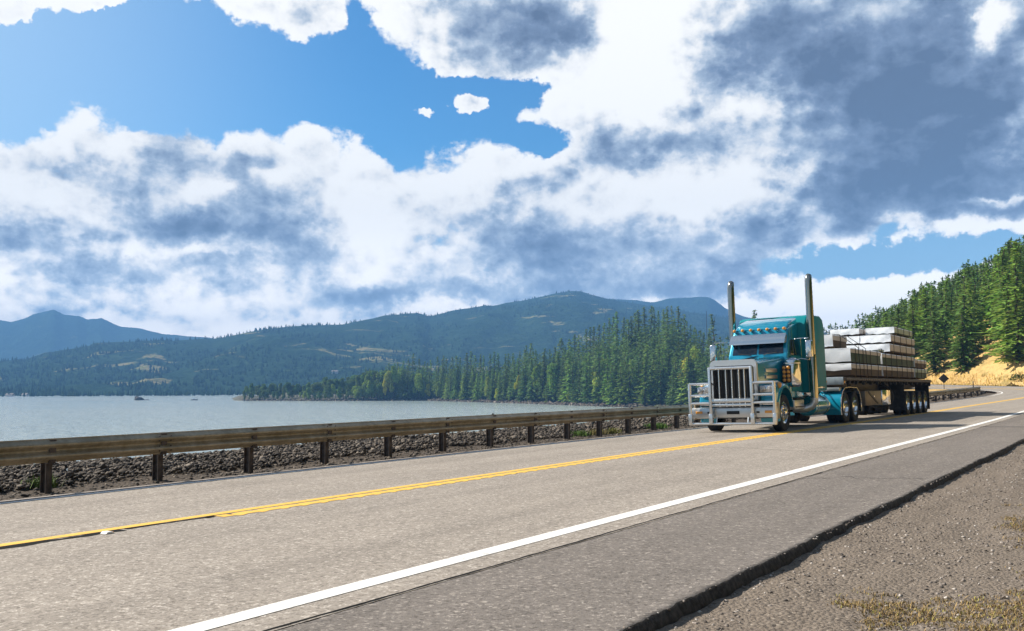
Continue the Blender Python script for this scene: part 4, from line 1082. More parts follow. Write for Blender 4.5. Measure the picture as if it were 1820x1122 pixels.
# ---- grass and weeds
def grass_fn(nt, b):
    g = nt.new('ShaderNodeNewGeometry'); oi = nt.new('ShaderNodeObjectInfo')
    k = nt.vec('SCALE', oi.outputs['Color']); nt.l.new(nt.math('MULTIPLY_ADD', g.outputs['Random Per Island'], .9, .5), k.node.inputs[3])
    nt.l.new(k, b.inputs['Base Color'])
M_GRASS = pm('grass_blades', rough=.8, fn=grass_fn)
def blades(P, h, wd, lean=.5, seed=0):
    g = np.random.default_rng(seed); n = len(P); a = g.uniform(0, 6.28, n); ln = np.abs(g.normal(0, lean, n))
    dx = np.stack([np.cos(a), np.sin(a), np.zeros(n)], -1); side = np.stack([-np.sin(a), np.cos(a), np.zeros(n)], -1)
    h = h[:, None]; wd = np.asarray(wd) * np.ones((n, 1))
    m = P + dx * (ln[:, None] * h * .4) + np.array([0, 0, 1]) * h * .6; t = P + dx * (ln[:, None] * h) + np.array([0, 0, 1]) * h * (1 - .35 * np.minimum(1, ln[:, None]))
    V = np.stack([P - side * wd * .5, P + side * wd * .5, m + side * wd * .35, m - side * wd * .35, t], 1)
    k = (np.arange(n) * 5)[:, None]
    return V.reshape(-1, 3), np.concatenate([k, k + 1, k + 2, k + 3], 1), np.concatenate([k + 3, k + 2, k + 4], 1)
def grass_patch(name, P, h, wd, col, label, cat, seed, kind=None, lean=.6, group=None):
    V, Q, T = blades(P, h, wd, lean, seed)
    o = link(name, mesh_np(name, V, Q, T), M_GRASS); o.color = (*col, 1)
    return tag(o, label, cat, group, kind)
# dry moss and short grass at the lower right
n = 230000; s = 4.2 + 26 * rng.random(n) ** 2.0; l = rng.uniform(-1.6, 2.0, n)
fld = fbm(s * .9, l * 1.7, 4, 111) * 1.5 + fbm(s * 5, l * 6, 3, 114) * .6 + (1.10 + .035 * (s - 5) - l) * .75 - .03; k = fld > rng.random(n) * .35
s, l = s[k], l[k]; P = on(zgrav, s, l); hh = rng.uniform(.012, .036, len(s)); c2 = rng.random(len(s)) < .82
grass_patch('dry_grass', P[c2], hh[c2], .0065, (.29, .195, .075), 'short dry brownish grass creeping over the gravel at the lower right', 'grass', 7, 'stuff', 1.2)
grass_patch('green_moss', P[~c2], hh[~c2] * .8, .007, (.28, .25, .045), 'yellow green moss flecks among the dry grass at the lower right', 'grass', 8, 'stuff', 1.2)
# yellow flowering verge beyond the bend
n = 9000; Yv = rng.uniform(92, 150, n); pv = rng.uniform(1640, 1850, n); Xv = np.array([ray(a, 690).x for a in pv]) * Yv
s_, l_ = nearest(Xv, Yv); k = (l_ < 2.2) & (l_ > -3.5); P = np.stack([Xv[k], Yv[k], terrain_z(Xv[k], Yv[k])], -1)
grass_patch('yellow_verge', P, rng.uniform(.2, .55, len(P)), .06, (.52, .34, .04), 'bright yellow weeds along the outer edge of the road bend', 'weeds', 9, 'stuff', .5)
for j, (ws, wl_, col, label) in enumerate([(7.95, 14.3, (.11, .17, .025), 'small green weed right of the nearest guardrail post'), (8.9, 17.0, (.12, .17, .03), 'tiny green weed on the rocks left of the nearest guardrail post'),
        (24.4, 14.2, (.10, .19, .02), 'bright green weed tuft left of the fourth post from the truck'), (25.5, 14.2, (.24, .20, .06), 'straw and green weed tuft right of the fourth post from the truck'), (26.45, 14.15, (.20, .2, .04), 'little yellowish weed beside the third post from the truck'),
        (29.8, 14.2, (.10, .20, .02), 'wide bright green grass patch under the rail next to the truck')]):
    nn = 1100 if j == 5 else 500 if j in (2, 3) else 260; g = np.random.default_rng(700 + j)
    ds = g.uniform(-.6, .6, nn) if j == 5 else g.normal(0, .2 if j in (2, 3) else .1, nn); dl = g.normal(0, .1, nn); P = on(zverge, ws + ds, wl_ + dl)
    o = grass_patch('weed_clump', P, g.uniform(.06, .24, nn), .016, col, label, 'weeds', 720 + j, None, .6)
# dry stalks on the riprap crest
# ---- small things
RF = MB(); RF.prism([(-.05, 0), (.05, 0), (.028, .02), (-.028, .02)], 'x', -.05, .05, .003)
rfl = RF.build('road_reflector', pm('white_reflector', (.8, .78, .74), .35)); a_ = float(np.interp(5.55, RS, RA)); rfl.location = rp(5.62, 8.86, .003); rfl.rotation_euler = (0, 0, -a_)
tag(rfl, 'small white raised road reflector beside the yellow line', 'reflector')
lens = MB().box(-.042, .042, .036, .046, .004, .017, .002).build('reflector_lens', AMBER, rfl)
M_SIGNB = pm('sign_back', (.035, .033, .03), .6, .3)
M_DARKP = pm('dark_post', (.02, .03, .022), .6)
def sign_post(loc, hgt, yaw):
    e = empty('warning_sign', None, 'dark back of a diamond road sign on a thin post before the ochre slope', 'road sign'); e.location = loc; e.rotation_euler = (0, 0, yaw)
    MB().box(-.03, .03, -.02, .02, -.3, hgt + .35).build('post', M_POST, e)
    r = .50; MB().prism([(0, -r), (r, 0), (0, r), (-r, 0)], 'y', -.035, -.022, .01, taper=lambda x, y, z: (x, y, z + hgt)).build('sign_panel', M_SIGNB, e)
    MB().box(-.25, .25, -.022, .0, hgt - .06, hgt + .06).build('bracket', M_POST, e)
pS = at(1678, 690, 96.)
sign_post((pS.x, pS.y, float(terrain_z(np.array([pS.x]), np.array([pS.y]))[0])), (CAMH + ray(1678, 673).z * 96.) - float(terrain_z(np.array([pS.x]), np.array([pS.y]))[0]), -.3)
def delineator(loc, h, label, m=M_DARKP):
    e = empty('delineator_post', None, label, 'marker post'); e.location = loc
    MB().box(-.035, .035, -.015, .015, -.2, h, .006).build('post', m, e); MB().box(-.026, .026, -.021, -.016, h - .16, h - .05, .002).build('reflector', pm('delineator_reflector', (.5, .5, .46), .3), e)
p1 = rp(21.3, 15.2, .0); delineator((p1.x, p1.y, p1.z - .1), CAMH + ray(806, 735.5).z * p1.y - p1.z + .1, 'short dark marker post sticking up behind the middle of the guardrail')
p2 = rp(88.6, 14.3); delineator((p2.x, p2.y, p2.z), 1.25, 'thin dark marker post at the far end of the guardrail by the bend')
# mast on the headland
x, y, z = [float(v[0]) for v in hl_point(np.array([1259.]), np.array([70.]))]
ms = empty('radio_mast', None, 'thin dark mast rising above the trees left of the truck', 'mast'); ms.location = (x, y, z)
hm = CAMH + ray(1259, 553).z * y - z
MB().tube([(0, 0, 0), (0, 0, hm * .5), (0, 0, hm)], [.22, .16, .08], 8).build('pole', M_SIGNB, ms); MB().box(-.5, .5, -.5, .5, 0, .5, .05).build('footing', M_CONC, ms)
# rock islet, boat, channel marker on the water
Yr = shore_Y(247, 711.5); pr = at(247, 711.5, Yr)
rk = MB(); rk.ball((0, 0, .3), 1.0, 0, 3, (3.6, 2.4, 2.6)); rk.ball((4.2, .4, 0), 1.0, 0, 2, (3.6, 1.6, .9)); rk.ball((-1.6, .2, 1.2), 1.0, 0, 2, (1.7, 1.5, 2.4))
ro = rk.build('islet_rock', pm('wet_dark_rock', (.012, .012, .012), .8, fn=grime((.010, .010, .010), (.03, .028, .026), 1.5)), angle=10)
co = np.array([v.co[:] for v in ro.data.vertices]); co += np.stack([fbm(co[:, 0] * .9 + 9, co[:, 2] * .9 + co[:, 1], 4, 77), fbm(co[:, 1] + 3, co[:, 2], 4, 78), fbm(co[:, 0] * .8, co[:, 1] * .8 + 5, 4, 79)], -1) * .7
ro.data.vertices.foreach_set('co', co.astype(np.float32).ravel()); ro.location = (pr.x, pr.y, WATER_Z - .4); ro.scale = (1.05, 1.05, 1.05)
tag(ro, 'dark jagged rock standing out of the water at the left', 'rock')
Yb = shore_Y(345, 711.5); pb = at(345, 711.5, Yb)
bt_ = empty('motor_boat', None, 'tiny low boat on the water between the rock and the headland tip', 'boat'); bt_.location = (pb.x, pb.y, WATER_Z)
secs = []
for xx, ww, zz in ((-2.3, .85, .55), (-.8, .95, .55), (1.2, .75, .62), (2.2, .35, .72), (2.7, .04, .8)):
    secs.append([(xx, -ww, zz), (xx, -ww * .7, -.1), (xx, ww * .7, -.1), (xx, ww, zz), (xx, ww * .9, zz - .06), (xx, -ww * .9, zz - .06)])
MB().loft(secs).build('hull', pm('boat_hull', (.05, .07, .09), .5), bt_)
MB().hexa([(-.6, -.5, .5), (.7, -.4, .55), (.7, .4, .55), (-.6, .5, .5), (-.5, -.45, 1.25), (.2, -.38, 1.2), (.2, .38, 1.2), (-.5, .45, 1.25)], .04).build('cabin', pm('boat_cabin', (.45, .47, .5), .5), bt_)
Ym = shore_Y(626, 711); pm_ = at(626, 711, Ym)
cm = empty('channel_marker', None, 'pale slim navigation marker standing at the shore of the wooded headland', 'marker'); cm.location = (pm_.x, pm_.y, WATER_Z)
MB().tube([(0, 0, -.5), (0, 0, 6.6)], [.34, .24], 8).build('pole', pm('marker_white', (.62, .64, .64), .6), cm); MB().prism([(-.75, 3.4), (.75, 3.4), (.75, 5.4), (0, 6.2), (-.75, 5.4)], 'y', -.42, -.35).build('board', MATS['marker_white'], cm)
MB().box(-1.2, 1.2, -1.2, 1.2, -.6, .7, .1).build('base', M_CONC, cm)
# houses far across the river
M_HW = pm('house_wall', (.62, .58, .55), .8); M_HR = pm('house_roof', (.20, .17, .16), .8)
for (px, t, wd, label) in [(596, .30, 8, 'tiny pale house on the far hillside above the headland trees'), (20, .015, 7, 'tiny pale house on the far shore at the left edge'), (47, .03, 5, 'small pale house on the far shore right of the leftmost one')]:
    j = int(np.argmin(np.abs(HPX - px))); r_ = max(1, int(t * (HX.shape[0] - 1))); X, Y, Z = HX[r_, j], HY[r_, j], HZ[r_, j]
    e = empty('far_house', None, label, 'house'); e.location = (X, Y, Z)
    MB().box(-wd / 2, wd / 2, -3, 3, -3, 2.6).build('wall', M_HW, e); MB().prism([(-3.4, 2.6), (3.4, 2.6), (0, 4.6)], 'x', -wd / 2 - .4, wd / 2 + .4).build('roof', M_HR, e)

# ================================================================ THE TRUCK
def pose(o, a, bank, pitch):
    ex = Vector((math.cos(a), -math.sin(a), bank)).normalized(); ey = Vector((math.sin(a), math.cos(a), pitch)); ez = ex.cross(ey).normalized(); ey = ez.cross(ex)
    return Matrix(((ex.x, ey.x, ez.x, o[0]), (ex.y, ey.y, ez.y, o[1]), (ex.z, ey.z, ez.z, o[2]), (0, 0, 0, 1)))
# local axes: x to the truck's left side (towards us), y rearwards, z up; origin on the road under the front axle
TRO = Vector((7.4136 + .04 * .83, 29.604 - .04 * .556, -.155))
TRM = pose(TRO, .589, .026, 0)
TR = empty('semi_truck', TRM, 'teal long nosed semi truck with chrome grille guard and twin tall exhaust stacks', 'truck')
def T(mb, name, m, parent=None, angle=32): return mb.build(name, m, parent or TR, angle)
STACKM = pm('smoked_chrome', (.40, .38, .33), .14, 1.0)
# --- wheels
WR = .57
def wheel_meshes(wd, name, lugs=True, dished=False, rimcol=CHROME):
    h = wd / 2
    t = MB()
    prof = [(.33, -h * .72), (.36, -h * .88), (.46, -h), (.535, -h * .96), (WR - .012, -h * .82), (WR, -h * .6)]
    gro = []
    for k in range(5):
        y = -h * .6 + (k + .5) * h * 1.2 / 5
        gro += [(WR, y - .03), (WR - .016, y - .018), (WR - .016, y + .0), (WR, y + .012)]
    prof = prof + gro + [(WR, h * .6), (WR - .012, h * .82), (.535, h * .96), (.46, h), (.36, h * .88), (.33, h * .72)]
    t.lathe(prof, (0, 0, 0), 'x', 40)
    r = MB()
    if not dished:   # steer wheel: convex face with hub and lug nuts
        r.lathe([(.335, h * .70), (.345, h * .80), (.325, h * .86), (.30, h * .66), (.235, h * .50), (.22, h * .62), (.20, h * .78), (.13, h * .82), (.12, h * 1.25), (.10, h * 1.32), (0, h * 1.34)], (0, 0, 0), 'x', 36)
    else:            # drive / trailer wheel: deep dish
        r.lathe([(.335, h * .74), (.345, h * .86), (.325, h * .92), (.315, h * .5), (.29, -h * .1), (.24, -h * .25), (.20, -h * .2), (.16, -h * .1), (.15, h * .55), (.12, h * .68), (0, h * .7)], (0, 0, 0), 'x', 36)
    for k in range(10):
        a = k * math.pi / 5; c, s = math.cos(a) * .175, math.sin(a) * .175
        x0 = h * .78 if not dished else -h * .2
        r.lathe([(.022, 0), (.022, .05), (.014, .085), (0, .09)], (x0, c, s), 'x', 8)
    hole = MB()
    for k in range(10):
        a = (k + .5) * math.pi / 5; c, s = math.cos(a) * .265, math.sin(a) * .265
        hole.lathe([(0, 0), (.032, 0)], ((h * .585 if not dished else -h * .16), c, s), 'x', 10)
    return t, r, hole
def new_wheel(wd, dished, parent):
    t, r, hole = wheel_meshes(wd, '', dished=dished)
    o = t.build('wheel', RUBBER, parent); rr = r.build('rim', CHROME, o, 40); hole.build('hand_holes', BLACK, o); return o
w0 = new_wheel(.30, False, TR); w0.location = (1.06, 0, WR)
wl = dup(w0, TR); wl.location = (-1.06, 0, WR); wl.rotation_euler = (0, 0, math.pi)
wD = new_wheel(.29, True, TR); wD.location = (1.10, 7.2, WR)
DR = []
for (x, y) in ((1.10, 8.58), (-1.10, 7.2), (-1.10, 8.58)):
    o = dup(wD, TR); o.location = (x, y, WR); o.rotation_euler = (0, 0, 0 if x > 0 else math.pi)
for (x, y) in ((.76, 7.2), (.76, 8.58), (-.76, 7.2), (-.76, 8.58)):
    o = dup(wD, TR); o.location = (x, y, WR); o.rotation_euler = (0, 0, 0 if x > 0 else math.pi)
# --- chassis
mb = MB()
for s in (-1, 1): mb.box(s * .47 - .05, s * .47 + .05, -.9, 9.4, .78, 1.02, .01)
for y in (-.6, 1.2, 3.2, 5.2, 6.9, 7.9, 9.3): mb.box(-.42, .42, y - .06, y + .06, .82, .98)
mb.tube([(-.9, 0, .52), (.9, 0, .52)], .07, 8)
for y in (7.2, 8.58): mb.tube([(-1.0, y, WR), (1.0, y, WR)], .11, 8); mb.ball((0, y, WR), .26, 0, 2)
mb.box(-.40, .40, -.3, 1.2, .55, 1.25, .06); mb.box(-.35, .35, 1.0, 5.4, .5, .8, .08)
mb.box(-.7, .7, 7.0, 8.8, 1.16, 1.24, .03)
T(mb, 'chassis', STEEL)
# --- hood
def hood_sec(y, w_, top, zb, r):
    pts = []
    for k in range(7):
        a = math.pi / 2 * k / 6; pts.append((w_ - r + r * math.cos(a), top - r * .8 + r * .8 * math.sin(a)))
    half = [(w_ * 1.02, zb), (w_ * 1.01, (zb + top) / 2)] + pts
    return [(x, y, z) for x, z in half] + [(-x, y, z) for x, z in half[::-1]]
mb = MB(); mb.loft([hood_sec(-.99, .70, 2.18, 1.05, .16), hood_sec(-.2, .74, 2.25, 1.05, .16), hood_sec(.6, .80, 2.32, 1.05, .16), hood_sec(1.28, .90, 2.40, 1.05, .16)])
hood = T(mb, 'hood', PAINT, None, 40)
mb = MB(); mb.tube([(0, -.95, 2.19), (0, .2, 2.29), (0, 1.25, 2.405)], .022, 6); T(mb, 'hood_ridge_trim', CHROME, hood)
for s in (-1, 1):
    mb = MB()
    for z in (1.90, 1.70):
        mb.hexa([(s * .752, -.30, z - .06), (s * .78, -.30, z - .06), (s * .83, .62, z - .055), (s * .81, .62, z - .055), (s * .748, -.30, z + .05), (s * .775, -.30, z + .05), (s * .828, .62, z + .055), (s * .808, .62, z + .055)] if s > 0 else
                [(s * .78, -.30, z - .06), (s * .752, -.30, z - .06), (s * .81, .62, z - .055), (s * .83, .62, z - .055), (s * .775, -.30, z + .05), (s * .748, -.30, z + .05), (s * .808, .62, z + .055), (s * .828, .62, z + .055)], .008)
    T(mb, 'side_vent', ALU, hood)
# --- grille: chrome surround, dark mesh, upright bars
def arch_poly(w_, z0, z1, r, n=7):
    p = [(-w_, z0), (w_, z0)]
    for k in range(n): a = math.pi / 2 * k / (n - 1); p.append((w_ - r + r * math.cos(a), z1 - r + r * math.sin(a)))
    for k in range(n): a = math.pi / 2 * (1 + k / (n - 1)); p.append((-w_ + r + r * math.cos(a), z1 - r + r * math.sin(a)))
    return p
o_, i_ = arch_poly(.75, .98, 2.24, .17), arch_poly(.655, 1.06, 2.06, .10)
def ring(o_, i_, y0, y1):
    n = len(o_); v = [(x, y0, z) for x, z in o_] + [(x, y0, z) for x, z in i_] + [(x, y1, z) for x, z in o_] + [(x, y1, z) for x, z in i_]; f = []
    for k in range(n):
        j = (k + 1) % n
        f += [(k, j, n + j, n + k), (2 * n + k, 3 * n + k, 3 * n + j, 2 * n + j), (k, 2 * n + k, 2 * n + j, j), (n + k, n + j, 3 * n + j, 3 * n + k)]
    return MB().add(v, f)
gr = T(ring(o_, i_, -1.10, -.985), 'grille', ALU)
T(MB().prism(i_, 'y', -1.0, -.99), 'grille_mesh', MESHG, gr)
mb = MB()
for k in range(13): x = -.6 + k * .1; mb.box(x - .008, x + .008, -1.03, -1.002, 1.07, 2.05)
T(mb, 'grille_bars', STEEL, gr)
# --- bumper
BUMP = pm('bumper_metal', (.42, .43, .44), .3, .9, fn=grime((.58, .59, .59), (.53, .54, .54), 3, rr=(.3, .38)))
bump_ = T(MB().prism([(-1.24, .47), (-1.10, .44), (-1.10, .80), (-1.24, .77)], 'x', -1.36, 1.36, .03), 'bumper', BUMP)
T(MB().box(-.20, .20, -1.262, -1.235, .575, .675, .03), 'bumper_slot', BLACK, bump_)
for s in (-1, 1):
    T(MB().box(s * 1.10 - .11, s * 1.10 + .11, -1.262, -1.235, .60, .68, .02), 'fog_lamp', AMBER, bump_)
    T(MB().box(s * .78 - .05, s * .78 + .05, -1.258, -1.235, .60, .66, .018), 'tow_hook_opening', BLACK, bump_)
mb = MB(); mb.box(-1.3, 1.3, -1.10, -1.0, .50, .78, .01)
T(mb, 'bumper_backing', STEEL, bump_)
# --- grille guard
GUARD = pm('guard_tube', (.55, .56, .57), .28, .9, fn=grime((.72, .73, .73), (.66, .67, .67), 3, rr=(.26, .34)))
gg = MB()
for s in (-1, 1):
    gg.tube([(s * 1.335, -1.36, .27), (s * 1.335, -1.36, 1.53)], .052, 10); gg.box(s * 1.335 - .062, s * 1.335 + .062, -1.42, -1.30, .26, .60, .02)
    gg.box(s * .66 - .045, s * .66 + .045, -1.41, -1.31, .29, 2.02, .02); gg.box(s * .66 - .062, s * .66 + .062, -1.425, -1.30, .28, .60, .02)
    for z in (1.52, 1.16, .92): gg.tube([(s * .68, -1.36, z), (s * 1.34, -1.36, z)], .042, 10)
    gg.tube([(s * 1.335, -1.36, 1.50), (s * 1.335, -1.2, 1.53), (s * 1.30, -.85, 1.53)], .03, 8)
    gg.tube([(s * .66, -1.34, 1.55), (s * .66, -1.12, 1.5)], .03, 8)
gg.tube([(-.68, -1.36, 1.985), (.68, -1.36, 1.985)], .05, 10)
gg.tube([(-1.37, -1.36, .29), (1.37, -1.36, .29)], .042, 10)
gg.box(-.62, .62, -1.385, -1.335, .93, 1.04, .015)
GG = T(gg, 'grille_guard', GUARD)
for x in (-.36, -.14, .05, .27, .44): T(MB().tube([(x, -1.36, .80), (x, -1.36, 1.98)], .019, 8), 'guard_bar', GUARD, GG)
T(MB().box(-.62, .62, -1.38, -1.345, .82, .90, .01), 'guard_crossbar', GUARD, GG)
for x in (-.5, .5): T(MB().tube([(x, -1.36, .30), (x, -1.30, .48)], .025, 8), 'guard_strut', GUARD, GG)
# --- front fenders
for s in (-1, 1):
    secs = []
    for k in range(17):
        ph = R(-18 + 186 * k / 16)
        rr = .80 + .10 * math.sin(max(0, ph))
        c, q = math.cos(ph), math.sin(ph)
        pt = lambda r_, x: (s * x, -c * r_, WR + q * r_)
        secs.append([pt(rr + .05, .72), pt(rr + .05, 1.10), pt(rr + .02, 1.21), pt(rr - .05, 1.26), pt(rr - .11, 1.265), pt(rr - .11, 1.235), pt(rr - .05, 1.20), pt(rr - .03, .72)])
    fd = T(MB().loft(secs), 'front_fender', PAINT, None, 50)
    nose = MB().hexa([(min(s * .74, s * 1.22), -.98, .86), (max(s * .74, s * 1.22), -.98, .86), (max(s * .74, s * 1.24), -.45, .80), (min(s * .74, s * 1.24), -.45, .80), (min(s * .74, s * 1.20), -.86, 1.42), (max(s * .74, s * 1.20), -.86, 1.42), (max(s * .74, s * 1.23), -.35, 1.50), (min(s * .74, s * 1.23), -.35, 1.50)], .08, 0, 3)
    T(nose, 'fender_nose', PAINT, fd)
    T(MB().box(s * 1.0 - .24, s * 1.0 + .24, -1.03, -.97, .83, .90, .015), 'nose_trim', CHROME, fd)
    hd = T(MB().box(s * 1.0 - .24, s * 1.0 + .24, -1.02, -.84, 1.20, 1.44, .06, 0, 3), 'headlight', CHROME)
    for dx in (-.105, .105): T(MB().lathe([(.095, 0), (.09, .02), (.05, .035), (0, .04)], (s * 1.0 + dx, -1.018, 1.32), 'y', 18, 0, -1), 'lamp_lens', LENS, hd)
    T(MB().ball((s * 1.24, -.52, 1.43), .09, 0, 2, (.8, .7, 1.1)), 'turn_signal', AMBER, fd)
    T(MB().box(s * 1.27 - .03, s * 1.27 + .03, -1.16, -.80, .42, .92, .02), 'mud_bracket', pm('tan_bracket', (.42, .32, .2), .5, .3), fd)
# --- cab
def taper(x, y, z):
    k = 1 - .10 * max(0, min(1, (z - 2.35) / 1.0)); return (x * k, y, z)
cab = T(MB().prism([(1.24, .98), (1.22, 2.40), (1.50, 3.06), (1.62, 3.28), (1.95, 3.42), (2.75, 3.56), (2.75, .98)], 'x', -1.02, 1.02, .07, 0, 3, taper), 'cab', PAINT, None, 40)
# windscreen: two panes on the sloped front
def slope_y(z): return 1.22 + (z - 2.40) / .66 * .28
for s in (-1, 1):
    x0, x1 = (.03, .86) if s > 0 else (-.86, -.03)
    z0, z1 = 2.46, 2.98
    T(MB().hexa([(x0, slope_y(z0) - .012, z0), (x1, slope_y(z0) - .012, z0), (x1, slope_y(z0) + .02, z0), (x0, slope_y(z0) + .02, z0), (x0 * .97, slope_y(z1) - .012, z1), (x1 * .95, slope_y(z1) - .012, z1), (x1 * .95, slope_y(z1) + .02, z1), (x0 * .97, slope_y(z1) + .02, z1)], .01), 'windscreen_pane', GLASS, cab)
    T(MB().tube([(s * .2, 1.215, 2.43), (s * .34, 1.22, 2.47), (s * .66, 1.235, 2.50)], .012, 6), 'wiper', STEEL, cab)
T(MB().box(-.02, .02, 1.16, 1.2, 2.44, 2.45), 'windscreen_divider', STEEL, cab)
VIS = pm('polished_visor', (.72, .74, .76), .16, 1.0)
vz = MB().loft([[(x, y, z) for x, y, z in ((-.93 * k, y0, z0), (.93 * k, y0, z0), (.93 * k, y0 + .015, z0 + .01), (-.93 * k, y0 + .015, z0 + .01))] for k, y0, z0 in ((1.0, 1.16, 2.80), (1.0, 1.22, 2.92), (.99, 1.40, 3.12))])
T(vz, 'sun_visor', VIS, cab)
for s in (-1, 1): T(MB().add([(s * .93, 1.16, 2.80), (s * .93, 1.40, 3.12), (s * .93, 1.52, 3.0), (s * .93, 1.40, 2.82)], [(0, 1, 2, 3)]), 'visor_end', VIS, cab)
# roof marker lamps
for k in range(7):
    x = -.84 + k * .28
    lm = T(MB().lathe([(.05, -.02), (.06, .0), (.05, .13), (.03, .2), (0, .22)], (x, 1.50, 3.285), 'y', 14), 'roof_marker_lamp', CHROME, cab)
    T(MB().lathe([(.054, 0), (.05, .02), (.03, .032), (0, .036)], (x, 1.485, 3.285), 'y', 14, 0, -1), 'lamp_lens', AMBER, lm)
# roof line cap joining cab to sleeper, a slightly proud brow
T(MB().prism([(1.60, 3.30), (2.05, 3.56), (2.75, 3.72), (2.75, 3.4), (1.8, 3.2)], 'x', -.90, .90, .08, 0, 3), 'roof_cap', PAINT, cab, 40)
# doors
for s in (-1, 1):
    xi = .99
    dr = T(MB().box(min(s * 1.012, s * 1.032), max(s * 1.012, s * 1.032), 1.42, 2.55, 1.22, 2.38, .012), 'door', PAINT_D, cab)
    gw = MB().hexa([(s * 1.018 - .012, 1.46, 2.42), (s * 1.018 + .012, 1.46, 2.42), (s * 1.018 + .012, 2.5, 2.42), (s * 1.018 - .012, 2.5, 2.42), (s * .972 - .012, 1.66, 2.92), (s * .972 + .012, 1.66, 2.92), (s * .972 + .012, 2.5, 2.92), (s * .972 - .012, 2.5, 2.92)], .008)
    T(gw, 'window', GLASS, dr)
    T(MB().box(s * 1.045 - .015, s * 1.045 + .015, 2.30, 2.48, 1.95, 2.0, .01), 'handle', CHROME, dr)
    # steps, battery box under the door
    T(MB().box(min(s * .62, s * 1.08), max(s * .62, s * 1.08), 1.45, 2.5, .62, .95, .04), 'step_box', ALU)
    for z in (.70, .98): T(MB().box(min(s * .7, s * 1.13), max(s * .7, s * 1.13), 1.5, 2.45, z, z + .03, .008), 'step', STEEL)
    # air cleaner
    ac = MB().lathe([(0, 0), (.18, 0), (.235, .05), (.25, .10), (.25, .80), (.235, .86), (.15, .93), (.06, .95), (0, .95)], (s * 1.16, 1.12, 1.36), 'z', 26)
    ac_ = T(ac, 'air_cleaner', CHROME)
    for z in (1.5, 2.1): T(MB().lathe([(.255, 0), (.262, .0), (.262, .04), (.255, .04)], (s * 1.16, 1.12, z), 'z', 26), 'clamp_band', ALU, ac_)
    lb = T(MB().box(min(s * .93, s * 1.20), max(s * .93, s * 1.20), .78, .84, 1.50, 2.06, .01), 'lamp_panel', STEEL, ac_)
    for i in range(2):
        for j in range(4): T(MB().lathe([(.058, 0), (.052, .025), (.03, .04), (0, .044)], (s * (.995 + .135 * i), .78, 1.585 + .13 * j), 'y', 14, 0, -1), 'marker_lamp', AMBER, lb)
    # mirrors
    mm = T(MB().box(s * 1.62 - .115, s * 1.62 + .115, 1.42, 1.56, 2.28, 2.86, .05, 0, 3), 'mirror', CHROME)
    T(MB().box(s * 1.62 - .09, s * 1.62 + .09, 1.562, 1.568, 2.33, 2.81, .005), 'mirror_glass', GLASS, mm)
    br = MB(); br.tube([(s * .96, 1.7, 2.92), (s * 1.35, 1.52, 2.93), (s * 1.62, 1.5, 2.93), (s * 1.62, 1.5, 2.85)], .016, 6); br.tube([(s * 1.0, 1.5, 2.2), (s * 1.36, 1.46, 2.27), (s * 1.62, 1.5, 2.22), (s * 1.62, 1.5, 2.29)], .016, 6); br.tube([(s * 1.36, 1.5, 2.24), (s * 1.36, 1.5, 2.93)], .014, 6)
    T(br, 'mirror_bracket', CHROME, mm)
    # exhaust stack
    xs = s * 1.36
    st = T(MB().tube([(xs, 2.72, .98), (xs, 2.72, 2.4), (xs, 2.72, 4.6), (xs, 2.72, 4.9), (xs, 2.74, 5.02), (xs, 2.80, 5.10)], [.122, .122, .118, .118, .114, .10], 20, 0, False), 'exhaust_stack', STACKM, None, 50)
    T(MB().tube([(xs, 2.72, .99), (xs * .99, 2.72, .86), (xs * .93, 2.70, .72), (xs * .80, 2.64, .64), (xs * .5, 2.5, .62)], .128, 16), 'exhaust_elbow', ALU, st, 50)
    T(MB().lathe([(.1315, 0), (.1315, 1.25), (.126, 1.28)], (xs, 2.72, 1.15), 'z', 20), 'heat_shield', STACKM, st)
    T(MB().lathe([(.0, 0), (.118, 0)], (xs, 2.74, 4.98), 'z', 16), 'stack_bore', BLACK, st)
    # fuel tank and steps
    tk = T(MB().lathe([(0, -.92), (.28, -.92), (.325, -.88), (.33, -.84), (.33, .84), (.325, .88), (.28, .92), (0, .92)], (s * .92, 4.15, .70), 'y', 30), 'fuel_tank', PAINT)
    for y in (3.55, 4.75): T(MB().lathe([(.333, 0), (.345, 0), (.345, .07), (.333, .07)], (s * .92, y, .70), 'y', 30), 'tank_strap', CHROME, tk)
    T(MB().lathe([(.05, 0), (.05, .06), (0, .06)], (s * 1.08, 3.9, .98), 'z', 12), 'tank_cap', CHROME, tk)
# --- sleeper
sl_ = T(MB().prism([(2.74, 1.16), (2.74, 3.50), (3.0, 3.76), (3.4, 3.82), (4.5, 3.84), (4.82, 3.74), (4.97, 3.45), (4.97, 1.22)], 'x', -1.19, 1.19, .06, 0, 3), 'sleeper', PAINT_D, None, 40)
for s in (-1, 1):
    T(MB().box(s * 1.192 - .01, s * 1.192 + .01, 3.2, 4.6, 1.30, 1.36, .004), 'sleeper_trim', CHROME, sl_)
    T(MB().box(s * 1.195 - .012, s * 1.195 + .012, 4.86, 4.90, 1.5, 1.56, .004), 'sleeper_lamp', AMBER, sl_)
mb = MB(); mb.tube([(-.6, 5.02, 1.2), (-.6, 5.02, 2.0), (.6, 5.02, 2.0), (.6, 5.02, 1.2)], .02, 6)
for x in (-.2, 0, .2): mb.tube([(x, 5.0, 1.9), (x, 5.3, 1.5), (x, 5.8, 1.35), (x, 6.3, 1.6), (x, 6.75, 1.58)], .022, 6)
T(mb, 'air_lines', STEEL)
T(MB().box(-.5, .5, 5.05, 6.9, 1.04, 1.07), 'deck_plate', ALU)
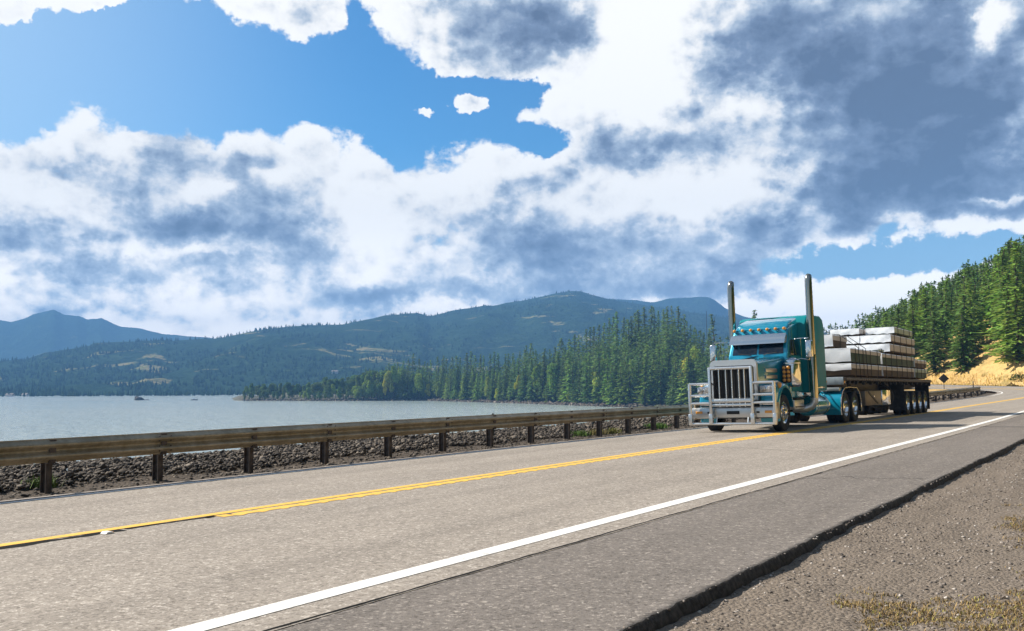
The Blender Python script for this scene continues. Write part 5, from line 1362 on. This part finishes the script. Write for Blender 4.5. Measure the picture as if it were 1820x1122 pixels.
# --- rear fenders
for s in (-1, 1):
    def strip(x0, x1, prof, th=.025):
        return MB().loft([[(s * x, y, z) for x, (y, z) in ((x0, a), (x1, a), (x1, (a[0] + n_[0] * th, a[1] + n_[1] * th)), (x0, (a[0] + n_[0] * th, a[1] + n_[1] * th)))] for a, n_ in prof])
    prof = []
    for k in range(9):
        a = R(-20 + 105 * k / 8); prof.append(((7.2 - .86 * math.cos(a), WR + .74 * math.sin(a)), (math.cos(a), -math.sin(a))))
    rf = T(strip(.46, 1.27, prof), 'rear_fender', PAINT, None, 50)
    prof2 = []
    for k in range(6): prof2.append(((7.12 + k * .31, WR + .742 + .01 * math.sin(k)), (0, -1)))
    for k in range(9):
        a = R(85 - 100 * k / 8); prof2.append(((8.58 + .80 * math.cos(a), WR + .74 * math.sin(a)), (-math.cos(a), -math.sin(a))))
    T(strip(.46, 1.27, prof2), 'fender_top', CHROME, rf, 50)
    T(MB().box(min(s * .5, s * 1.2), max(s * .5, s * 1.2), 6.52, 6.86, 1.18, 1.32, .03), 'fender_cap', ALU, rf)
    T(MB().tube([(s * 1.275, p[0][0], p[0][1]) for p in prof] + [(s * 1.275, p[0][0], p[0][1]) for p in prof2[1:]], .018, 6), 'fender_edge_trim', CHROME, rf)

# ================================================================ THE TRAILER
TLM = TRM @ Matrix.Translation((0, 6.7, 0)) @ Matrix.Rotation(-.0052, 4, 'X')
TL = empty('flatbed_trailer', TLM, 'long flatbed trailer loaded with wrapped lumber behind the teal truck', 'trailer')
def U(mb, name, m, parent=None, angle=32):
    o = mb.build(name, m, parent or TL, angle); return o
LT = 17.6
# deck
U(MB().box(-1.30, 1.30, .05, LT, 1.62, 1.69, .006), 'deck', pm('deck_planks', (.2, .15, .10), .8, fn=grime((.22, .16, .11), (.12, .09, .06), 3)))
U(MB().box(-1.32, 1.32, -.02, .05, 1.42, 1.70, .015), 'front_board', pm('front_board_metal', (.55, .6, .64), .4, .3, fn=grime((.58, .63, .67), (.42, .46, .5), 4)))
for s in (-1, 1):
    sr = U(MB().box(min(s * 1.30, s * 1.345), max(s * 1.30, s * 1.345), .0, LT, 1.56, 1.70, .008), 'side_rail', GRIME)
    mb = MB()
    for k in range(57):
        y = .35 + k * .305
        mb.box(min(s * 1.347, s * 1.40), max(s * 1.347, s * 1.40), y - .055, y + .055, 1.585, 1.66, .006, 0, 1)
    U(mb, 'stake_pockets', pm('pocket_metal', (.26, .22, .18), .6, .5), sr)
    mb = MB()
    for k in range(15):
        y = .8 + k * 1.18
        mb.lathe([(0, -.05), (.06, -.05), (.06, .05), (0, .05)], (s * 1.30, y, 1.49), 'y', 10); mb.box(s * 1.30 - .05, s * 1.30 + .05, y - .07, y - .055, 1.42, 1.56); mb.box(s * 1.30 - .05, s * 1.30 + .05, y + .055, y + .07, 1.42, 1.56)
    U(mb, 'strap_winches', STEEL, sr)
    U(MB().box(s * 1.33 - .02, s * 1.33 + .02, .05, .16, 1.46, 1.56, .01), 'corner_lamp', AMBER, sr)
    U(MB().box(s * 1.35 - .012, s * 1.35 + .012, 8.9, 9.0, 1.58, 1.63, .004), 'side_lamp', AMBER, sr)
    # main beam with arched lower flange
    U(MB().prism([(.2, 1.61), (LT - .1, 1.61), (LT - .1, 1.32), (11.0, 1.12), (4.2, 1.06), (3.2, 1.36), (.2, 1.40)], 'x', min(s * .46, s * .56), max(s * .46, s * .56), .006), 'main_beam', STEEL)
mb = MB()
for k in range(28): y = .5 + k * .63; mb.box(-1.29, 1.29, y - .04, y + .04, 1.50, 1.615)
U(mb, 'cross_members', STEEL)
# landing gear
for s in (-1, 1):
    lg = U(MB().box(s * .78 - .07, s * .78 + .07, 2.9, 3.04, .42, 1.5, .01), 'landing_leg', GRIME)
    U(MB().box(s * .78 - .14, s * .78 + .14, 2.83, 3.11, .38, .42, .01), 'landing_foot', STEEL, lg)
    U(MB().tube([(s * .78, 3.0, .62), (s * .5, 4.1, 1.3)], .03, 6), 'landing_brace', STEEL, lg)
U(MB().tube([(-.78, 2.97, 1.2), (.95, 2.97, 1.2), (1.05, 2.97, 1.2), (1.05, 2.97, .98)], .02, 6), 'landing_crank', STEEL)
# tool boxes
tb = U(MB().box(.72, 1.24, 3.55, 6.35, .58, 1.18, .02), 'tool_box', pm('toolbox_metal', (.20, .165, .13), .5, .5, fn=grime((.22, .185, .15), (.14, .115, .09), 3)))
U(MB().hexa([(1.243, 4.0, 1.10), (1.258, 4.0, 1.10), (1.258, 5.6, .62), (1.243, 5.6, .62), (1.243, 4.1, 1.16), (1.258, 4.1, 1.16), (1.258, 5.75, .66), (1.243, 5.75, .66)]), 'tool_box_strut', STEEL, tb)
U(MB().box(1.243, 1.262, 4.95, 5.1, .9, .98, .006), 'tool_box_latch', CHROME, tb)
pbx = U(MB().box(.72, 1.25, 6.55, 8.1, .55, 1.20, .02), 'polished_box', CHROME)
U(MB().box(-1.24, -.72, 3.55, 6.35, .58, 1.18, .02), 'tool_box', MATS['toolbox_metal'])
U(MB().lathe([(0, -.6), (.2, -.6), (.22, -.55), (.22, .55), (.2, .6), (0, .6)], (.2, 9.3, .95), 'y', 20), 'air_tank', STEEL)
sp = MB()
for y in (9.2, 9.7): sp.lathe([(.30, -.13), (.5, -.14), (.56, -.09), (.56, .09), (.5, .14), (.30, .13)], (.5, y, .92), 'y', 28)
U(sp, 'spare_wheels', RUBBER)
# wheels: four axles
tw0 = None
for y in (11.75, 13.25, 14.75, 16.2):
    U(MB().tube([(-1.0, y, WR), (1.0, y, WR)], .09, 8), 'axle', STEEL)
    for x in (1.13, .79, -1.13, -.79):
        if tw0 is None: tw0 = new_wheel(.29, True, TL); o = tw0
        else: o = dup(tw0, TL)
        o.location = (x, y, WR); o.rotation_euler = (0, 0, 0 if x > 0 else math.pi)
for s in (-1, 1):
    U(MB().box(min(s * .55, s * .7), max(s * .55, s * .7), 11.0, 16.9, .86, 1.14, .03), 'slider_frame', STEEL)
    U(MB().box(min(s * .60, s * 1.28), max(s * .60, s * 1.28), 10.95, 10.965, .25, 1.50), 'mud_flap', RUBBER)
    U(MB().box(min(s * .60, s * 1.28), max(s * .60, s * 1.28), 17.2, 17.215, .18, 1.40), 'mud_flap', RUBBER)
rb = U(MB().box(-1.30, 1.30, LT - .02, LT + .04, 1.36, 1.69, .01), 'rear_bumper', STEEL)
for s in (-1, 1): U(MB().box(s * 1.0 - .09, s * 1.0 + .09, LT + .041, LT + .06, 1.45, 1.55, .008), 'tail_lamp', REDLENS, rb)
U(MB().tube([(-1.1, LT - .1, .62), (1.1, LT - .1, .62)], .05, 8).tube([(-.7, LT - .1, .62), (-.7, LT - .1, 1.4)], .04, 6).tube([(.7, LT - .1, .62), (.7, LT - .1, 1.4)], .04, 6), 'underride_guard', STEEL)

# ================================================================ THE LOAD: every wrapped lumber package is a thing of its own
def wrap_fn(c1, c2):
    def fn(nt, b):
        o = nt.new('ShaderNodeTexCoord').outputs['Object']
        n = nt.noise(o, 2.5, 5, .6)
        nt.l.new(nt.mix(n, c1, c2), b.inputs['Base Color'])
        nt.l.new(nt.bump(nt.math('ADD', nt.noise(o, 3.5, 4, .6, 1.2), nt.math('MULTIPLY', nt.noise(o, 14, 3, .6), .2)), .3, .02), b.inputs['Normal'])
    return fn
M_WRAP = pm('white_lumber_wrap', rough=.5, fn=wrap_fn((.87, .885, .91), (.78, .81, .85)))
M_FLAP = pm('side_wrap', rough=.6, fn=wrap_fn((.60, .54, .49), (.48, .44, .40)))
M_FLAPG = pm('side_wrap_green', rough=.6, fn=wrap_fn((.44, .52, .40), (.37, .43, .34)))
def lum_fn(c1, c2):
    def fn(nt, b):
        o = nt.new('ShaderNodeTexCoord').outputs['Object']; s = nt.new('ShaderNodeSeparateXYZ'); nt.l.new(o, s.inputs[0])
        z = nt.math('FRACT', nt.math('MULTIPLY', s.outputs[2], 22.0)); gap = nt.sstep(z, .12, .02)
        cb = nt.new('ShaderNodeCombineXYZ'); nt.l.new(nt.math('FLOOR', nt.math('MULTIPLY', s.outputs[2], 22.0)), cb.inputs[0]); nt.l.new(nt.math('MULTIPLY', s.outputs[1], .3), cb.inputs[1])
        k = nt.noise(cb.outputs[0], 3.1, 3, .6)
        c = nt.mix(k, c1, c2); nt.l.new(nt.mix(gap, c, tuple(q * .25 for q in c1)), b.inputs['Base Color'])
    return fn
M_LB = pm('stacked_boards', rough=.8, fn=lum_fn((.065, .046, .03), (.16, .115, .075)))
M_LG = pm('green_wrapped_boards', rough=.7, fn=lum_fn((.028, .06, .04), (.075, .115, .07)))
M_STRAP = pm('black_strap', (.012, .012, .013), .6)
M_DUN = pm('dunnage_wood', (.26, .17, .08), .8, fn=grime((.28, .19, .09), (.18, .12, .06), 3))
GL = 'wrapped lumber packages stacked on the trailer'
ZT = 1.70
def package(x0, x1, y0, y1, z0, z1, flap, side, nst, label, drape=True, capL=.0, rear='wrap'):
    """y measured from the trailer front"""
    e = empty('lumber_package', TLM @ Matrix.Translation(((x0 + x1) / 2, y0, z0 - (.03 if z0 > 2 else 0))), label, 'lumber', GL)
    w_ = (x1 - x0) / 2; L = y1 - y0; h = z1 - z0; g = .012
    def B(mb, name, m, par=None, angle=32): return mb.build(name, m, par or e, angle)
    core = B(MB().box(-w_ + .02, w_ - .02, .03, L - .02, .0, h - .03, .006), 'boards', M_LG if side == 'g' else M_LB)
    fz = h * (1 - flap)
    # top sheet and front cap, slightly crowned
    secs = []
    for y in (-.012, .02, L * .3, L * .7, L - .01):
        cr = .0 if y < .03 else .012
        secs.append([(-w_ - .008, y, h - .04), (-w_ * .98, y, h - .004), (-w_ * .5, y, h + cr), (w_ * .5, y, h + cr), (w_ * .98, y, h - .004), (w_ + .008, y, h - .04), (w_ * .6, y, h - .042), (-w_ * .6, y, h - .042)])
    B(MB().loft(secs), 'top_sheet', M_WRAP, None, 50)
    zf = .02 if drape else h * .45
    mb = MB(); N = 9; rows = 6; vs = []; fs = []
    for i in range(rows):
        for j in range(N):
            u = j / (N - 1) * 2 - 1; t = i / (rows - 1)
            vs.append((u * (w_ + .01), -.014 - .022 * math.sin(t * 3.1) * (1 - u * u) + .012 * math.sin(u * 7 + t * 4 + x0 * 3), h - .01 - t * (h - zf) + (.02 * math.sin(u * 9) if i == rows - 1 else 0)))
    for i in range(rows - 1):
        for j in range(N - 1): fs.append((i * N + j, i * N + j + 1, (i + 1) * N + j + 1, (i + 1) * N + j))
    b0 = len(vs); vs2 = [(x, y + .02, z) for x, y, z in vs]
    f2 = [tuple(b0 + q for q in f[::-1]) for f in fs]
    mb.add(vs + vs2, fs + f2); B(mb, 'front_wrap', M_WRAP, None, 60)
    for s in (-1, 1):
        B(MB().box(min(s * (w_ - .019), s * (w_ + .004)), max(s * (w_ - .019), s * (w_ + .004)), .005, L - .005, fz, h - .035, .004), 'side_flap', M_FLAPG if flap > 0 and side == 'g' and s > 0 and nst % 2 else M_FLAP)
    for k in range(nst):
        y = L * (k + .62) / (nst + .2)
        wd = .035
        B(MB().box(-w_ - .016, w_ + .016, y - wd, y + wd, h + .010, h + .016), 'strap', M_STRAP)
        for s in (-1, 1): B(MB().box(min(s * (w_ + .006), s * (w_ + .016)), max(s * (w_ + .006), s * (w_ + .016)), y - wd, y + wd, 0, h + .016), 'strap', M_STRAP)
    for y in (L * .15, L * .5, L * .85):
        B(MB().box(-w_ + .03, w_ - .03, y - .05, y + .05, -.048, -.002), 'bearer', M_DUN)
    return e
package(-1.29, 1.29, 1.35, 6.58, 1.78, 2.24, .42, 'b', 4, 'low white wrapped lumber package at the front bottom on the trailer deck', False)
package(-1.29, 1.29, 1.35, 6.52, 2.32, 2.86, .34, 'g', 4, 'taller lumber package with broad bluish white front, upon the front bottom one')
package(-.88, .60, 1.55, 3.75, 2.94, 3.42, .45, 'b', 1, 'short single lumber package on the very front top right behind the sleeper')
package(-1.29, 1.29, 6.72, 13.60, 1.78, 2.24, .40, 'b', 6, 'bottom lumber package of the tall middle stack, on the deck')
package(-1.29, 1.29, 6.70, 13.70, 2.32, 2.82, .36, 'g', 6, 'second package from below in the tall middle stack, green wrapped side')
package(-.72, 1.12, 6.85, 8.0, 2.90, 3.02, .8, 'g', 1, 'thin small lumber bundle lying on the step before the tall stack', False)
package(-.02, 1.29, 8.35, 14.05, 2.92, 3.29, .85, 'b', 4, 'third tier lumber package, near side of the tall middle stack')
package(-1.33, -.06, 8.35, 14.05, 2.92, 3.29, .85, 'b', 4, 'third tier lumber package, far side of the tall middle stack')
package(-.02, 1.29, 8.65, 14.10, 3.37, 3.72, .85, 'b', 4, 'fourth tier lumber package, near side, below the topmost')
package(-1.33, -.06, 8.65, 14.10, 3.37, 3.72, .85, 'b', 4, 'fourth tier lumber package, far side, partly behind the front strap lines')
package(.06, 1.30, 9.45, 13.60, 3.80, 4.10, .85, 'g', 3, 'topmost lumber package on the near side of the stack')
package(-1.36, -.08, 8.75, 13.40, 3.80, 4.08, .85, 'b', 3, 'topmost lumber package on the far side of the stack')
package(-1.29, 1.29, 13.75, 16.95, 1.78, 2.24, .42, 'g', 3, 'bottom lumber package at the rear end of the trailer, green lower boards')
package(-1.29, 1.29, 13.82, 17.0, 2.32, 2.72, .45, 'b', 3, 'upper lumber package at the rear end of the trailer')
# dunnage under the bottom tier is part of each package; two tie-down straps run from the front package up to the stack
for (y0, y1, label) in [(2.55, 8.72, 'thin dark tie-down strap slanting over the front package, nearer the truck'), (3.75, 9.0, 'thin dark tie-down strap slanting over the front package, farther from the truck')]:
    M = TLM
    pts = [(1.352, y0, 1.62), (1.312, y0, 2.86), (1.29, y0, 2.885), (.25, y0 + .5, 3.5 if y0 < 3 else 3.42), (-.5, y0 + 1.6, 3.45), (-1.29, y0 + 2.0, 2.9)]
    mb = MB(); mb.tube([pts[0], pts[1], pts[2], (.62, y0 - .1, 3.43), (-.86, y0 - .1, 3.435), (-1.32, y0 - .1, 2.89), (-1.352, y0 - .1, 1.62)] if y0 < 3 else [pts[0], pts[1], pts[2], (.62, 3.6, 3.435), (-.86, 3.6, 3.44), (-1.32, 3.7, 2.89), (-1.352, 3.7, 1.62)], .014, 5)
    o = mb.build('tie_down_strap', M_STRAP); o.matrix_world = TLM; tag(o, label, 'strap')

# ================================================================ HAZE: even thin air between the near bank and the far mountains
hm_ = bpy.data.materials.new('haze'); hm_.use_nodes = True
h = NT(hm_.node_tree); h.n.clear()
pv = h.new('ShaderNodeVolumePrincipled'); pv.inputs['Color'].default_value = (.22, .51, 1.0, 1); pv.inputs['Density'].default_value = .00028; pv.inputs['Anisotropy'].default_value = 0.0
ho = h.new('ShaderNodeOutputMaterial'); h.l.new(pv.outputs[0], ho.inputs['Volume'])
hz_mb = MB().box(-4300, 2600, -250, 4300, -60, 305)
hzo = hz_mb.build('haze', hm_); tag(hzo, 'thin blue air over the river fading the far hills', 'haze', kind='stuff')
